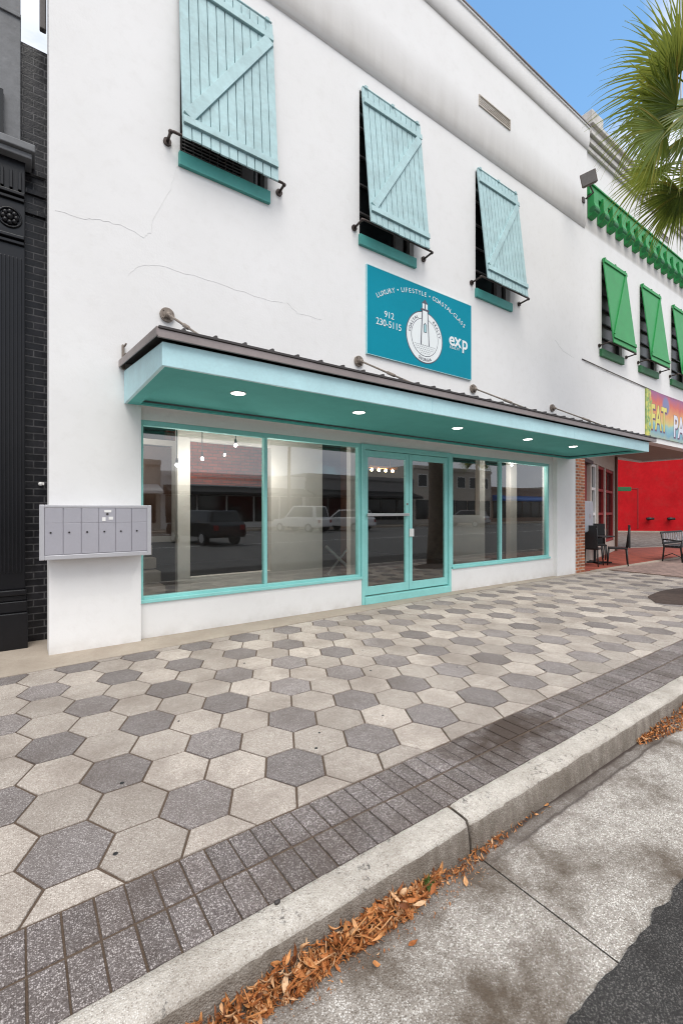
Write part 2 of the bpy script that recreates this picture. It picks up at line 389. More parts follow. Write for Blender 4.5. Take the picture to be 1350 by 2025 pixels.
# kerb stones, rounded nose, open joint
kerb_prof = [(-3.885,-.3),(-3.885,.002),(-3.893,.006),(-3.925,.006),(-3.955,.004),(-3.980,.001),(-3.996,-.004),(-4.008,-.012),(-4.0165,-.024),(-4.020,-.040),(-4.023,-.065),(-4.026,-.10),(-4.030,-.14),(-4.035,-.3)]
KX = [(-11,-7.35),(-7.342,-4.35),(-4.342,-1.30),(-1.292,1.712),(1.728,4.74),(4.752,7.78),(7.788,10.8),(10.808,13.8),(13.808,24)]
mb = MB()
for xa, xb in KX:
    n = max(2, int((xb-xa)/(.012 if xb < 6 and xa > -3 else .05))); vs = []; np_ = len(kerb_prof)
    for i in range(n+1):
        x = xa+(xb-xa)*i/n
        ed = min(x-xa, xb-x); r = .010*max(0, 1-ed/.02)**2
        for (y, z) in kerb_prof:
            w = .004*mnoise.noise(Vector((x*6, y*20, z*20))) + .0024*mnoise.noise(Vector((x*28, y*60, z*60)))
            if -.05 < z < 0: w -= .012*max(0, mnoise.noise(Vector((x*9, 2.0, 0)))-.22)*3*abs(mnoise.noise(Vector((x*40, 5.0, z*30))))
            vs.append((x, y + (w + r if z < -.01 else 0), z + (w - r if z > -.12 else 0)))
    fs = [(i*np_+j, (i+1)*np_+j, (i+1)*np_+j+1, i*np_+j+1) for i in range(n) for j in range(np_-1)]
    fa = [f for q, f in enumerate(fs) if q % (np_-1) < 8]; fb = [f for q, f in enumerate(fs) if q % (np_-1) >= 8] + [tuple(range(np_)), tuple(n*np_+j for j in range(np_-1,-1,-1))]
    mb.add(vs, fa, 0, True); mb.f += [tuple(i + len(mb.v) - len(vs) for i in f) for f in fb]; mb.m += [1]*len(fb); mb.sm += [True]*len(fb)
ko = struct(mb.build('kerb', [M['kerb'], M['kerb_face']])); 
sm = ko.modifiers.new('edge', 'EDGE_SPLIT'); sm.split_angle = R(50)
# tiles
def clip(poly, a, b, c):
    """keep the side a*x + b*y <= c"""
    out = []
    for i, p in enumerate(poly):
        q = poly[(i+1) % len(poly)]; dp = a*p[0]+b*p[1]-c; dq = a*q[0]+b*q[1]-c
        if dp <= 0: out.append(p)
        if dp*dq < 0:
            t = dp/(dp-dq); out.append((p[0]+t*(q[0]-p[0]), p[1]+t*(q[1]-p[1])))
    return out
def area(p): return abs(sum(p[i][0]*p[(i+1)%len(p)][1]-p[(i+1)%len(p)][0]*p[i][1] for i in range(len(p))))/2
def inset(poly, d):
    cx = sum(p[0] for p in poly)/len(poly); cy = sum(p[1] for p in poly)/len(poly); out = []
    for x, y in poly:
        l = math.hypot(x-cx, y-cy); k = max(.2, 1-d*1.13/l); out.append((cx+(x-cx)*k, cy+(y-cy)*k))
    return out
def tile(mb, poly, m, joint=.0058, bev=.0045, depth=.02):
    if area(poly) < .002: return
    dz = random.uniform(-.0016,.0016); tx, ty = random.uniform(-.004,.004), random.uniform(-.004,.004)
    cx = sum(p[0] for p in poly)/len(poly); cy = sum(p[1] for p in poly)/len(poly)
    rings = [(inset(poly, joint), -depth), (inset(poly, joint), -bev*.8), (inset(poly, joint+bev*.35), -bev*.25), (inset(poly, joint+bev), 0)]
    n = len(poly); vs = []
    for ring, z in rings:
        for x, y in ring: vs.append((x, y, z+dz+tx*(x-cx)+ty*(y-cy)))
    fs = [(r*n+i, r*n+(i+1)%n, (r+1)*n+(i+1)%n, (r+1)*n+i) for r in range(3) for i in range(n)] + [tuple(3*n+i for i in range(n))]
    mb.add(vs, fs, m)
sw = MB()
px, dy = .2775, .350      # column pitch along the street, row pitch across it
hx = px/1.5
for i in range(-16, 50):
    for j in range(-3, 13):
        cx = .172 + i*px; cy = -3.140 + j*dy + (dy/2 if i % 2 else 0)
        if cx > 11.8: continue
        poly = [(cx+hx*math.cos(R(a)), cy+(dy/2)*math.sin(R(a))/math.sin(R(60))) for a in (0,60,120,180,240,300)]
        poly = clip(poly, 0, -1, 3.462)
        sl = (.32)/6.0 if cx < 6.2 else 0
        poly = clip(poly, -sl, 1, -.465 - sl*.2) if cx < 6.2 else clip(poly, 0, 1, -.145)
        if len(poly) < 3: continue
        jj = j*2 + (1 if i % 2 else 0)
        dark = (i % 2 == 0 and (j - 0) % 3 == 0) if i % 2 == 0 else ((jj - 3) % 6 == 0)
        tile(sw, poly, 1 if dark else 0)
sw.poly([(-20,-3.9,-.007),(24,-3.9,-.007),(24,.6,-.007),(-20,.6,-.007)], 2)
struct(sw.build('sidewalk', [M['hex_light'], M['hex_dark'], M['joint']], fix=False))
bp = MB(); bx = .1045
for i in range(-60, 150):
    for y0, y1 in ((-3.672,-3.466),(-3.882,-3.676)):
        xo = .021 + i*bx + random.uniform(-.001,.001)
        tile(bp, [(xo+.0012,y0),(xo+bx-.0012,y0),(xo+bx-.0012,y1),(xo+.0012,y1)], 0, .0050, .004)
struct(bp.build('paving_border', M['brick_paver'], fix=False))
st = MB()
st.add([(-3,-.62,-.012),(.2,-.455,-.012),(6.2,-.135,-.012),(11.2,-.135,-.012),(11.2,.5,-.012),(-3,.9,-.012),
        (-3,-.62,.001),(.2,-.455,.001),(6.2,-.135,.001),(11.2,-.135,.001),(11.2,.5,.004),(-3,.9,.004)],
       [(6,7,8,9,10,11),(0,1,7,6),(1,2,8,7),(2,3,9,8)])
struct(st.build('concrete_strip', M['strip']))
pk = MB(); pk.box(11.85,24,-3.46,-.13,-.01,.001)
struct(pk.build('brick_paving', M['pinkpaver']))
pf = MB()
pf.prism([(10.9,.02,0.0),(21.0,.02,0.0),(21.0,1.8,0.0),(18.7,2.6,0.0),(17.2,2.6,0.0),(10.9,.6,0.0)], (0,0,.012))
struct(pf.build('porch_floor', M['redtile']))
pc = MB(); pc.box(11.2,21.2,-.13,.02,-.01,.016); pc.beam((18.6,2.75,.0),(21.3,1.84,.0),.16,.03)
struct(pc.build('porch_edging', M['strip']))
ss = MB(); ss.poly([(21.2,-4,-.008),(60,-4,-.008),(60,40,-.008),(10,40,-.008),(10,2.9,-.008)])
struct(ss.build('side_street', M['gutter']))
fk = MB(); fk.box(-60,110,-31,-27,-.3,0)
struct(fk.build('far_sidewalk', M['strip']))

# ------------------------------------------------------------------ white shop building
B = thing('shop_building', 'white stucco two storey shop building with teal storefront frames in the middle', 'building', (5.5,0,0))
def wall_grid(mb, xs, zs, holes, y0, y1, m=0):
    def inside(x, z): return any(a < x < b and c < z < d for a, b, c, d in holes)
    for i in range(len(xs)-1):
        for j in range(len(zs)-1):
            if not inside((xs[i]+xs[i+1])/2, (zs[j]+zs[j+1])/2):
                mb.poly([(xs[i],y0,zs[j]),(xs[i+1],y0,zs[j]),(xs[i+1],y0,zs[j+1]),(xs[i],y0,zs[j+1])], m)
                mb.poly([(xs[i],y1,zs[j]),(xs[i],y1,zs[j+1]),(xs[i+1],y1,zs[j+1]),(xs[i+1],y1,zs[j])], m)
    for a, b, c, d in holes:
        mb.poly([(a,y0,c),(a,y0,d),(a,y1,d),(a,y1,c)], m); mb.poly([(b,y0,c),(b,y1,c),(b,y1,d),(b,y0,d)], m)
        mb.poly([(a,y0,d),(b,y0,d),(b,y1,d),(a,y1,d)], m)
        if c > .01: mb.poly([(a,y0,c),(a,y1,c),(b,y1,c),(b,y0,c)], m)
WIN = [(1.535,2.66,5.62,7.78),(4.175,5.31,5.60,7.78),(6.885,7.96,5.56,7.74)]
SF = (1.112,9.69,-.02,2.66); BR = (10.475,10.9,-.02,3.41)
xs = sorted({.25,10.9} | {v for w in WIN+[SF,BR] for v in w[:2]}); zs = sorted({-.02,8.12} | {v for w in WIN+[SF,BR] for v in w[2:]})
mb = MB(); wall_grid(mb, xs, zs, WIN+[SF,BR], 0, .30)
# the wall swells out over two rounded mouldings up to the coping
prof = [(0,8.12)] + [(-.075*math.sin(a), 8.12+.26*(1-math.cos(a))) for a in [R(t) for t in range(6,91,7)]] + [(-.077,9.1),(-.077,9.90)] + \
       [(-.077-.06*math.sin(a), 9.90+.22*(1-math.cos(a))) for a in [R(t) for t in range(6,91,12)]] + [(-.138,10.34),(-.16,10.345),(-.16,10.38),(.30,10.38)]
n = len(prof); nx = 24; vs = []
for i in range(nx+1):
    x = .25 + 10.60*i/nx
    for y, z in prof: vs.append((x, y + .012*mnoise.noise(Vector((x*.7, z*1.5, 0))) * (0 < -y), z + .015*mnoise.noise(Vector((x*.9, 4, z)))*(8.13 < z < 9.8)))
fs = [(i*n+j, (i+1)*n+j, (i+1)*n+j+1, i*n+j+1) for i in range(nx) for j in range(n-1)]
mb.add(vs, fs, 0, True)
mb.add([(.25,y,z) for y, z in prof] + [(.25,.3,8.12)], [tuple(range(n+1))]); mb.add([(10.85,y,z) for y, z in prof] + [(10.85,.3,8.12)], [tuple(range(n,-1,-1))])
mb.poly([(.25,.3,8.12),(10.85,.3,8.12),(10.85,.3,10.38),(.25,.3,10.38)])
mb.poly([(.25,0,-.02),(.25,.3,-.02),(.25,.3,8.12),(.25,0,8.12)]); mb.poly([(10.9,0,3.41),(10.9,.3,3.41),(10.9,.3,8.12),(10.9,0,8.12)])
# body of the building behind the front
mb.box(.30,.50,.32,13,-.02,6.3); mb.box(10.2,10.4,.32,13,-.02,6.9); mb.box(.5,10.2,12.8,13,-.02,6.9)
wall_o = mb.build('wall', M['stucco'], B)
sp = wall_o.modifiers.new('edge', 'EDGE_SPLIT'); sp.split_angle = R(35)
mb = MB(); mb.box(.5,10.2,.32,12.8,6.1,6.25); mb.build('roof', M['roofdark'], B)
mb = MB(); mb.box(.245,10.86,-.18,.31,10.383,10.405); mb.build('coping', M['roofmetal'], B)
# hairline cracks in the stucco
for pts in ([(.311,4.483),(.569,4.489),(.70,4.53),(.866,4.551),(1.046,4.518),(1.139,4.484),(1.21,4.577),(1.246,4.767),(1.431,5.16),(1.481,5.40),(1.52,5.46)],
            [(.978,4.027),(1.093,4.173),(1.283,4.233),(1.689,4.241),(2.222,4.219),(2.7,4.21),(2.95,4.24),(3.1,4.15),(3.5,4.16)],
            [(9.6,5.2),(9.95,5.02),(10.4,4.97)]):
    fine = []; mb = MB()
    for a, b in zip(pts, pts[1:]):
        for k in range(4):
            t = k/4; fine.append((a[0]+(b[0]-a[0])*t+random.uniform(-.009,.009), a[1]+(b[1]-a[1])*t+random.uniform(-.012,.012)))
    fine.append(pts[-1])
    for a, b in zip(fine, fine[1:]):
        w = random.uniform(.001,.0022)*(.55 if pts[0][0] == .978 else 1); mb.beam((a[0],-.0012,a[1]), (b[0],-.0012,b[1]), w, .002, (0,1,0))
    mb.build('wall_crack', M['crack_faint'] if pts[0][0] == .978 else M['crack'], B)
# low base walls, header and the end piece of the recessed storefront
mb = MB()
mb.box(1.112,4.285,.085,.26,-.02,.40); mb.box(6.315,9.69,.085,.26,-.02,.40)
mb.box(1.112,9.69,.10,.26,2.485,2.66); mb.box(9.545,9.69,.10,.26,.40,2.485)
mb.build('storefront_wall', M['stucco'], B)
def frame_rect(mb, x0, x1, z0, z1, w, y0, y1, wb=None, wt=None):
    wb = wb or w; wt = wt or w
    mb.box(x0,x0+w,y0,y1,z0,z1); mb.box(x1-w,x1,y0,y1,z0,z1); mb.box(x0+w,x1-w,y0+.001,y1-.001,z0,z0+wb); mb.box(x0+w,x1-w,y0+.001,y1-.001,z1-wt,z1)
for xa, xb, xm in ((1.114,4.285,2.686),(6.345,9.54,7.823)):
    mb = MB(); frame_rect(mb, xa, xb, .402, 2.484, .045, .105, .19, .07, .06)
    mb.box(xm-.022,xm+.022,.108,.187,.472,2.424); mb.box(xa-.0,xb,.062,.104,.402,.44)
    f = mb.build('shop_window', M['teal_frame'], B, .004)
    for pa, pb in ((xa+.045,xm-.022),(xm+.022,xb-.045)):
        p = MB(); p.poly([(pa,.150,.472),(pb,.150,.472),(pb,.150,2.424),(pa,.150,2.424)]); p.build('pane', M['glass'], f, fix=False)
# door frame, threshold and the two leaves
mb = MB()
mb.box(4.287,4.345,.075,.20,.0,2.482); mb.box(6.255,6.313,.075,.20,.0,2.482); mb.box(4.345,6.255,.078,.198,2.40,2.481)
mb.build('door_frame', M['teal_frame'], B, .004)
mb = MB(); mb.box(4.345,6.255,.06,.24,.0,.115); mb.build('door_step', M['teal_frame'], B, .006)
for k, (xa, xb) in enumerate(((4.350,5.296),(5.304,6.250))):
    mb = MB(); frame_rect(mb, xa, xb, .135, 2.392, .075, .105, .15, .13, .10)
    d = mb.build('door', M['teal_frame'], B, .004)
    p = MB(); p.poly([(xa+.075,.128,.265),(xb-.075,.128,.265),(xb-.075,.128,2.292),(xa+.075,.128,2.292)]); p.build('pane', M['glass'], d, fix=False)
    if k == 0:
        p = MB(); p.box(xa+.03,xb-.03,.055,.075,1.365,1.41); p.box(xa+.05,xa+.07,.075,.104,1.37,1.40); p.box(xb-.07,xb-.05,.075,.104,1.37,1.40); p.build('push_bar', M['alu'], d, .004)
        p = MB(); p.cyl((xb-.04,.104,1.56),(xb-.04,.095,1.56),.018); p.build('lock_cylinder', M['roofmetal'], d)
    else:
        p = MB(); p.box(xa-.005,xa+.09,.085,.104,1.02,1.15); p.cyl((xa+.042,.085,1.085),(xa+.042,.08,1.085),.014); p.build('lock_plate', M['white'], d, .003)
# slot vent high in the band
mb = MB(); frame_rect(mb, 6.87, 7.83, 8.89, 9.09, .02, -.10, -.07)
for k in range(5): mb.box(6.89,7.81,-.089,-.081,8.915+k*.033,8.928+k*.033)
v = mb.build('wall_vent', M['cream'], B); p = MB(); p.box(6.88,7.82,-.0805,-.0795,8.90,9.08); p.build('vent_louvre', M['cream'], v)
# upper windows: dark sash, bars, teal sill
for k, (xa, xb, za, zb) in enumerate(WIN):
    f = MB(); frame_rect(f, xa+.002, xb-.002, za, zb-.002, .05, .10, .16); xm = xa + (xb-xa)*.5
    for q in range(1,5): f.box(xa+.05,xb-.05,.105,.14,za+(zb-za)*q/5.0-.012,za+(zb-za)*q/5.0+.012)
    f.box(xb-.32,xb-.16,.09,.155,za+.05,zb-.05)
    w = f.build('upper_window', M['greyframe'], B)
    p = MB(); p.box(xa+.03,xb-.03,.15,.155,za+.03,zb-.03); p.build('pane', M['darkpane'], w)
    s = MB(); s.box(xa-.02,xb+.02,-.045,.09,za-.16,za); s.build('sill', M['teal_sill'], w, .006)
    if k == 0:
        gmb = MB()
        for q in range(16): gmb.box(xa+.04,xb-.34,.045,.055,za+.03+q*.042,za+.042+q*.042)
        for q in range(8): gmb.box(xa+.07+q*.10,xa+.078+q*.10,.056,.064,za+.01,za+.72)
        gmb.build('security_grille', M['greyframe'], w)
# interior seen through the shop windows
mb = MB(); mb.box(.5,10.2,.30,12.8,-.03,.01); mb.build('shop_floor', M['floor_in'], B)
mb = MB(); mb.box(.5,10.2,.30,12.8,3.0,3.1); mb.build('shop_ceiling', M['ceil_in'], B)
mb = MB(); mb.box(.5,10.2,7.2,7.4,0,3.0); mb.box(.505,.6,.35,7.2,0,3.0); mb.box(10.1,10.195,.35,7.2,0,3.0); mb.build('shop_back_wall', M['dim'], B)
mb = MB(); mb.box(2.3,4.35,3.6,3.75,1.98,2.99); mb.build('brick_feature_wall', M['brick_in'], B)
# white inner partition with big openings, one metre behind the glass
def part_wall(mb, y0, y1, segs):
    for xa, xb, za, zb in segs: mb.box(xa,xb,y0,y1,za,zb)
mb = MB()
part_wall(mb, .9, 1.02, [(1.76,1.93,.012,2.99),(1.93,3.16,.012,.53),(1.93,3.16,2.42,2.99),(3.16,4.10,.012,2.99),(4.68,5.02,.012,2.99),(4.10,4.68,2.75,2.99)])
mb.prism([(1.77,1.021,.012),(1.85,1.021,.012),(2.56,3.4,.012),(2.46,3.4,.012)], (0,0,2.97))
mb.build('inner_partition', M['offwhite'], B, .004)
mb = MB(); part_wall(mb, .9, 1.02, [(7.30,8.36,.012,1.36),(8.18,8.36,1.361,2.99)]); mb.build('inner_partition', M['offwhite'], B, .004)
mb = MB(); mb.box(9.3,9.55,.9,1.02,.012,2.99); mb.build('inner_partition', M['offwhite'], B, .004)
mb = MB(); mb.box(1.66,2.24,3.0,3.06,.9,2.58); mb.build('stair_door', M['wood'], B)
mb = MB()
frame_rect(mb, 1.56, 2.34, .9, 2.70, .10, 2.94, 3.05); mb.build('stair_door_trim', M['offwhite'], B)
mb = MB()
for k in range(5): mb.box(.62,1.76,1.25+k*.27,3.2,.012+k*.18,.17+k*.18)
mb.build('stair', M['cream'], B)
mb = MB(); mb.box(5.75,6.15,2.3,2.7,.012,2.99); mb.build('wood_column', M['wood'], B)
mb = MB(); mb.beam((4.9,2.0,.75),(5.5,2.0,.25),.05,.05,(0,1,0)); mb.beam((4.95,2.02,.2),(5.45,2.02,.7),.03,.03,(0,1,0)); mb.build('floor_stand', M['alu'], B)
pl = thing('bar_pendant_lamp', 'copper bar pendant lamp with a row of warm bulbs inside the glass doors', 'lamp', (7.2,3.0,2.45))
mb = MB(); mb.beam((6.75,3.0,2.5),(7.65,3.0,2.5),.12,.05); mb.cyl((6.95,3.0,2.52),(6.95,3.0,3.0),.008,n=6); mb.cyl((7.45,3.0,2.52),(7.45,3.0,3.0),.008,n=6); mb.build('lamp_bar', M['copper'], pl)
for k in range(4):
    p = MB(); p.sphere((6.87+k*.22,3.0,2.43),.035,0,8,6); p.build('bulb', M['bulb'], pl)
for k, (x, y, z) in enumerate(((1.996,.6,2.145),(1.667,.6,2.04),(2.464,.6,2.36),(3.0,2.4,2.45),(8.9,.6,2.46))):  # the bulb in the right window is added to light the partition
    q = thing('pendant_lamp', ['small bright pendant bulb in the middle of the left shop window','lowest small pendant bulb, farthest left inside the left shop window','highest small pendant bulb, nearest the left mullion of the shop window','small pendant bulb deep inside in front of the red brick wall','added pendant bulb lighting the inside of the right shop window'][k], 'lamp', (x,y,z), 'pendant bulbs inside the shop')
    p = MB(); p.sphere((x,y,z),.024,0,10,8); p.build('bulb', M['light'], q)
    p = MB(); p.cyl((x,y,z+.03),(x,y,3.0),.006,n=6); p.cyl((x,y,z+.03),(x,y,z+.09),.02,.012,10); p.build('cord', M['dark'], q)

def lamp(name, loc, power, col=(1,.95,.88), r=.05):
    l = bpy.data.lights.new(name, 'POINT'); l.energy = power; l.color = col; l.shadow_soft_size = r
    o = bpy.data.objects.new(name, l); o.location = loc; C.objects.link(o); return o
for x, y, z, p in ((1.996,.60,2.10,5),(3.05,.48,2.0,8),(1.60,.62,1.98,4),(1.5,2.2,2.6,9),(3.0,2.4,2.40,24),(8.9,.60,2.20,10),(7.2,3.0,2.36,9)):  # bulb glow, plus fixtureless fill lights added to brighten the interior
    lamp('lamp_and_fill', (x,y,z), p)
# ------------------------------------------------------------------ canopy
K = thing('canopy', 'long pale aqua canopy with brown metal roof and teal underside over the storefront', 'canopy', (5.5,0,2.6))
XL, XR, YF, ZB = .94, 10.2, -1.60, 2.617
mb = MB()
mb.box(XL,XL+3.1,YF,YF+.03,ZB,2.81); mb.box(XL+3.103,XL+6.4,YF,YF+.03,ZB,2.81); mb.box(XL+6.403,XR,YF,YF+.03,ZB,2.81)
for xa in (XL, XR-.03):
    mb.prism([(xa,YF+.031,ZB),(xa,-.001,ZB),(xa,-.001,2.975),(xa,YF+.031,2.81)], (.03,0,0))
mb.build('fascia', M['fascia'], K, .004)
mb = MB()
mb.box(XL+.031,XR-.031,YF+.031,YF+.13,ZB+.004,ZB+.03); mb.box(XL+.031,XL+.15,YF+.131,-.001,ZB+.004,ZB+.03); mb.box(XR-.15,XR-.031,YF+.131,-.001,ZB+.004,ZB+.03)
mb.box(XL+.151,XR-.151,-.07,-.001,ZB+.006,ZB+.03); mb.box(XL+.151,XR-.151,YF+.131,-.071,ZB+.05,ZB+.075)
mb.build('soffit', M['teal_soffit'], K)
def roof_z(y): return 2.800 + (y+1.72)*.105
mb = MB()
mb.prism([(.90,-1.64,roof_z(-1.64)+.075),(.90,-.002,roof_z(0)+.075),(.90,-.002,roof_z(0)+.095),(.90,-1.64,roof_z(-1.64)+.095)], (9.5,0,0), 1)
x = 1.10
while x < 10.35:
    mb.prism([(x-.02,-1.655,roof_z(-1.655)+.094),(x-.009,-1.655,roof_z(-1.655)+.128),(x+.009,-1.655,roof_z(-1.655)+.128),(x+.02,-1.655,roof_z(-1.655)+.094)], (0,1.65,1.65*.105), 1); x += .266
mb.box(.90,10.4,-1.665,-1.641,2.890,2.912,1)
mb.box(.895,10.405,-1.653,-1.63,2.822,2.889,0)
for xa in (.885, 10.401):
    mb.prism([(xa,-1.655,2.832),(xa,-.003,2.832+.172),(xa,-.003,2.832+.172+.075),(xa,-1.655,2.905)], (.012,0,0))
mb.build('roof', [M['roofmetal'], M['roofdark']], K, .003)
for x in (1.847,3.416,5.239,7.028,8.508):
    mb = MB(); c = Vector((x,-.97,ZB+.021))
    ring = MB(); ring.tube([(x+.075*math.cos(a),-.97+.075*math.sin(a),ZB+.046) for a in [2*math.pi*i/24 for i in range(25)]], .007, 6, cap=False)
    L = ring.build('downlight', M['white'], K)
    mb.cyl((x,-.97,ZB+.0495),(x,-.97,ZB+.041),.07,n=24); mb.build('lens', M['light'], L)
    sp_l = bpy.data.lights.new('downlight_beam', 'SPOT'); sp_l.energy = 30; sp_l.spot_size = R(125); sp_l.spot_blend = .6; sp_l.shadow_soft_size = .06; sp_l.color = (1,.97,.92)
    sp_o = bpy.data.objects.new('downlight_beam', sp_l); sp_o.location = (x,-.97,ZB+.03); C.objects.link(sp_o)
for x in (1.387,4.152,6.80,9.468):
    mb = MB(); z = 3.69
    mb.cyl((x,-.001,z),(x,-.03,z),.08,n=20); mb.cyl((x,-.03,z),(x,-.045,z),.05,n=14)
    for a in range(4): mb.cyl((x+.06*math.cos(a*1.57+.7),-.03,z+.06*math.sin(a*1.57+.7)),(x+.06*math.cos(a*1.57+.7),-.042,z+.06*math.sin(a*1.57+.7)),.012,n=8)
    mb.sphere((x,-.07,z-.015),.033,0,10,8)
    end = Vector((x,-1.45,roof_z(-1.45)+.11)); p0 = Vector((x,-.07,z-.015)); d = end-p0
    mb.tube([p0, p0+d*.42], .013, 10); mb.tube([p0+d*.42, p0+d*.43, p0+d*.53, p0+d*.54], [.015,.022,.022,.015], 10); mb.tube([p0+d*.54, end], .012, 8)
    mb.build('tie_rod', M['rust'], K)
cl = thing('wall_clip', 'small rusty angle clip with two prongs on wall above the canopy left end', 'bracket', (.925,0,3.0))
mb = MB(); mb.box(.915,.94,-.03,-.001,2.985,3.25); mb.box(.93,.945,-.13,-.03,3.225,3.237); mb.box(.93,.945,-.11,-.03,3.13,3.14); mb.build('clip_plate', M['rust'], cl)

# ------------------------------------------------------------------ shutters with their stay bars
def shutter(name, label, group, xa, xb, zt, zb, d, mats, planks, brace_w, zpipe, pipe_out, solid=False):
    S = thing(name, label, 'shutter', ((xa+xb)/2, -.03, zt), group)
    top = Vector((0,-.04,zt)); bot = Vector((0,-.04-d,zb)); ax = (bot-top); L = ax.length; ax.normalize()
    nr = Vector((0,-1,0)); nr = (nr - ax*nr.dot(ax)).normalized(); X = Vector((1,0,0)); W = xb-xa
    def P(u, t, o=0): return Vector((xa+u,0,0)) + top + ax*t + nr*o
    face, grv_shade, iron = mats
    mb = MB()
    if solid: mb.obox(P(W/2, L/2), X*W/2, ax*L/2, nr*.012)
    else:
        pw = W/planks
        for k in range(planks):
            j = random.uniform(-.006,.006)
            mb.obox(P((k+.5)*pw, L/2+j), X*(pw/2-.005), ax*(L/2), nr*.011)
        mb.obox(P(W/2, L*.5, -.017), X*(W/2-.01), ax*(L*.49), nr*.003, 1)
    mb.build('panel', [face, grv_shade], S, .002)
    bw = .085
    ta, tb = (.06, L-.16) if solid else (.22, L-.20)
    mb = MB(); mb.obox(P(W/2, ta, .026), X*(W/2-.012), ax*bw/2, nr*.0145); mb.obox(P(W/2, ta+bw/2+.007, .013), X*(W/2-.02), ax*.007, nr*.003, 1); mb.build('batten', [face, grv_shade], S, .003)  # dark strip below the upper batten is its painted shade line
    mb = MB(); mb.obox(P(W/2, tb, .026), X*(W/2-.012), ax*bw/2, nr*.0145); mb.obox(P(W/2, tb+bw/2+.007, .013), X*(W/2-.02), ax*.007, nr*.003, 1); mb.build('batten', [face, grv_shade], S, .003)  # lower batten, with the same shade painted as a strip beneath
    a = P(W-.07, ta+bw/2+.01, .026); b = P(.07, tb-bw/2-.01, .026); dd = (b-a); l = dd.length; dd.normalize(); sd = dd.cross(nr)
    mb = MB(); mb.obox((a+b)/2, dd*(l/2), sd*brace_w/2, nr*.0135); mb.obox((a+b)/2 + (sd*(brace_w/2+.006)*(1 if sd.z < 0 else -1)) - nr*.012, dd*(l/2), sd*.006, nr*.003, 1); mb.build('brace', [face, grv_shade], S, .003)  # dark strip along the lower side paints the brace's shade
    mb = MB()
    for k in range(3): mb.box(xa+.05+k*(W-.16)/2, xa+.10+k*(W-.16)/2, -.075, -.001, zt-.005, zt+.03)
    mb.tube([(xa+.02,-.05,zt+.012),(xb-.02,-.05,zt+.012)], .012, 8)
    mb.build('hinge', face, S)
    yb = -.04-d+.045
    mb = MB(); xl, xr = xa-.11, xb+.11; zp = zpipe
    mb.cyl((xl,-.001,zp),(xl,-.025,zp),.045,n=14); mb.cyl((xr,-.001,zp),(xr,-.025,zp),.045,n=14)
    mb.tube([(xl,-.02,zp),(xl,yb+.03,zp+.02),(xl+.008,yb+.008,zp+.024),(xl+.03,yb,zp+.025),(xr-.03,yb,zp+.025),(xr-.008,yb+.008,zp+.024),(xr,yb+.03,zp+.02),(xr,-.02,zp)], .0165, 10)
    for xx in (xl, xr): mb.sphere((xx,yb+.015,zp+.022), .026, 0, 10, 8)
    mb.build('stay_bar', iron, S)
    return S
mset = (M['aqua'], M['aqua_groove_shade'], M['iron'])
shutter('shutter', 'pale aqua plank shutter nearest the camera, cut off by the top of the photo', 'aqua plank shutters propped open on the white wall', 1.50, 2.71, 7.80, 5.66, .17, mset, 11, .13, 5.675, .02)
shutter('shutter', 'pale aqua plank shutter directly above the turquoise sign', 'aqua plank shutters propped open on the white wall', 4.18, 5.41, 7.80, 5.67, .22, mset, 11, .12, 5.66, .02)
shutter('shutter', 'pale aqua plank shutter farthest right on the white shop, nearest the floodlight', 'aqua plank shutters propped open on the white wall', 6.87, 8.13, 7.76, 5.64, .24, mset, 12, .11, 5.63, .02)

# ------------------------------------------------------------------ sign
S = thing('wall_sign', 'turquoise rectangular wall sign with white lighthouse emblem and phone number', 'sign', (5.51,0,3.84))
mb = MB(); mb.box(4.30,6.722,-.03,-.002,3.84,5.185); mb.build('sign_panel', M['sign'], S, .003)
mb = MB(); frame_rect(mb, 4.292, 6.730, 3.832, 5.193, .007, -.033, -.002); mb.build('sign_edge', M['signlite'], S)
YS = -.0325
mes = []
def arc_text(s, cx, cz, rad, size, a0, mid=True, inward=False, track=1.0):
    """letters set one by one along an arc; a0 = angle of the middle, degrees clockwise from the top"""
    widths = {'I':.32,'1':.45,' ':.35,'-':.4,'\u2022':.5,'M':.95,'W':1.0,'L':.55,'J':.5}
    w = [widths.get(ch,.68)*size*track for ch in s]; tot = sum(w); acc = 0; out = []
    for ch, cw in zip(s, w):
        off = acc + cw/2 - tot/2; acc += cw
        if ch == ' ':
            out.append(None); continue
        th = R(a0) + (off/rad if not inward else -off/rad)
        x = cx + rad*math.sin(th); z = cz + rad*math.cos(th)
        out.append(text_mesh('t', ch, M['signwhite'], size, (x, YS, z), S, rot=th if not inward else th + math.pi, depth=.0015))
    return out
word = []
for t in arc_text('LUXURY \u2022 LIFESTYLE \u2022 COASTAL-CLASS', 5.515, 3.17, 1.86, .105, 0, track=1.02) + [None]:
    if t: word.append((t, 0))
    elif word: join_meshes('tagline_lettering', word, [M['signwhite']], S); word = []
mes = []
mes.append((text_mesh('t', '912', M['signwhite'], .145, (4.74,YS,4.47), S, depth=.0015, xs=.95), 0))
join_meshes('phone_lettering', mes, [M['signwhite']], S); mes = []
mes.append((text_mesh('t', '230-5115', M['signwhite'], .15, (4.735,YS,4.325), S, depth=.0015, xs=.93), 0))
join_meshes('phone_lettering', mes, [M['signwhite']], S); mes = []
mes.append((text_mesh('t', 'e', M['signwhite'], .32, (6.20,YS,4.36), S, depth=.0015, bold=.006), 0))
mes.append((text_mesh('t', 'x', M['signwhite'], .34, (6.355,YS,4.36), S, depth=.0015, bold=.006), 0))
mes.append((text_mesh('t', 'p', M['signwhite'], .32, (6.545,YS,4.36), S, depth=.0015, bold=.006), 0))
mes.append((text_mesh('t', 'REALTY', M['signwhite'], .062, (6.27,YS,4.30), S, depth=.0015, spacing=1.25), 0))
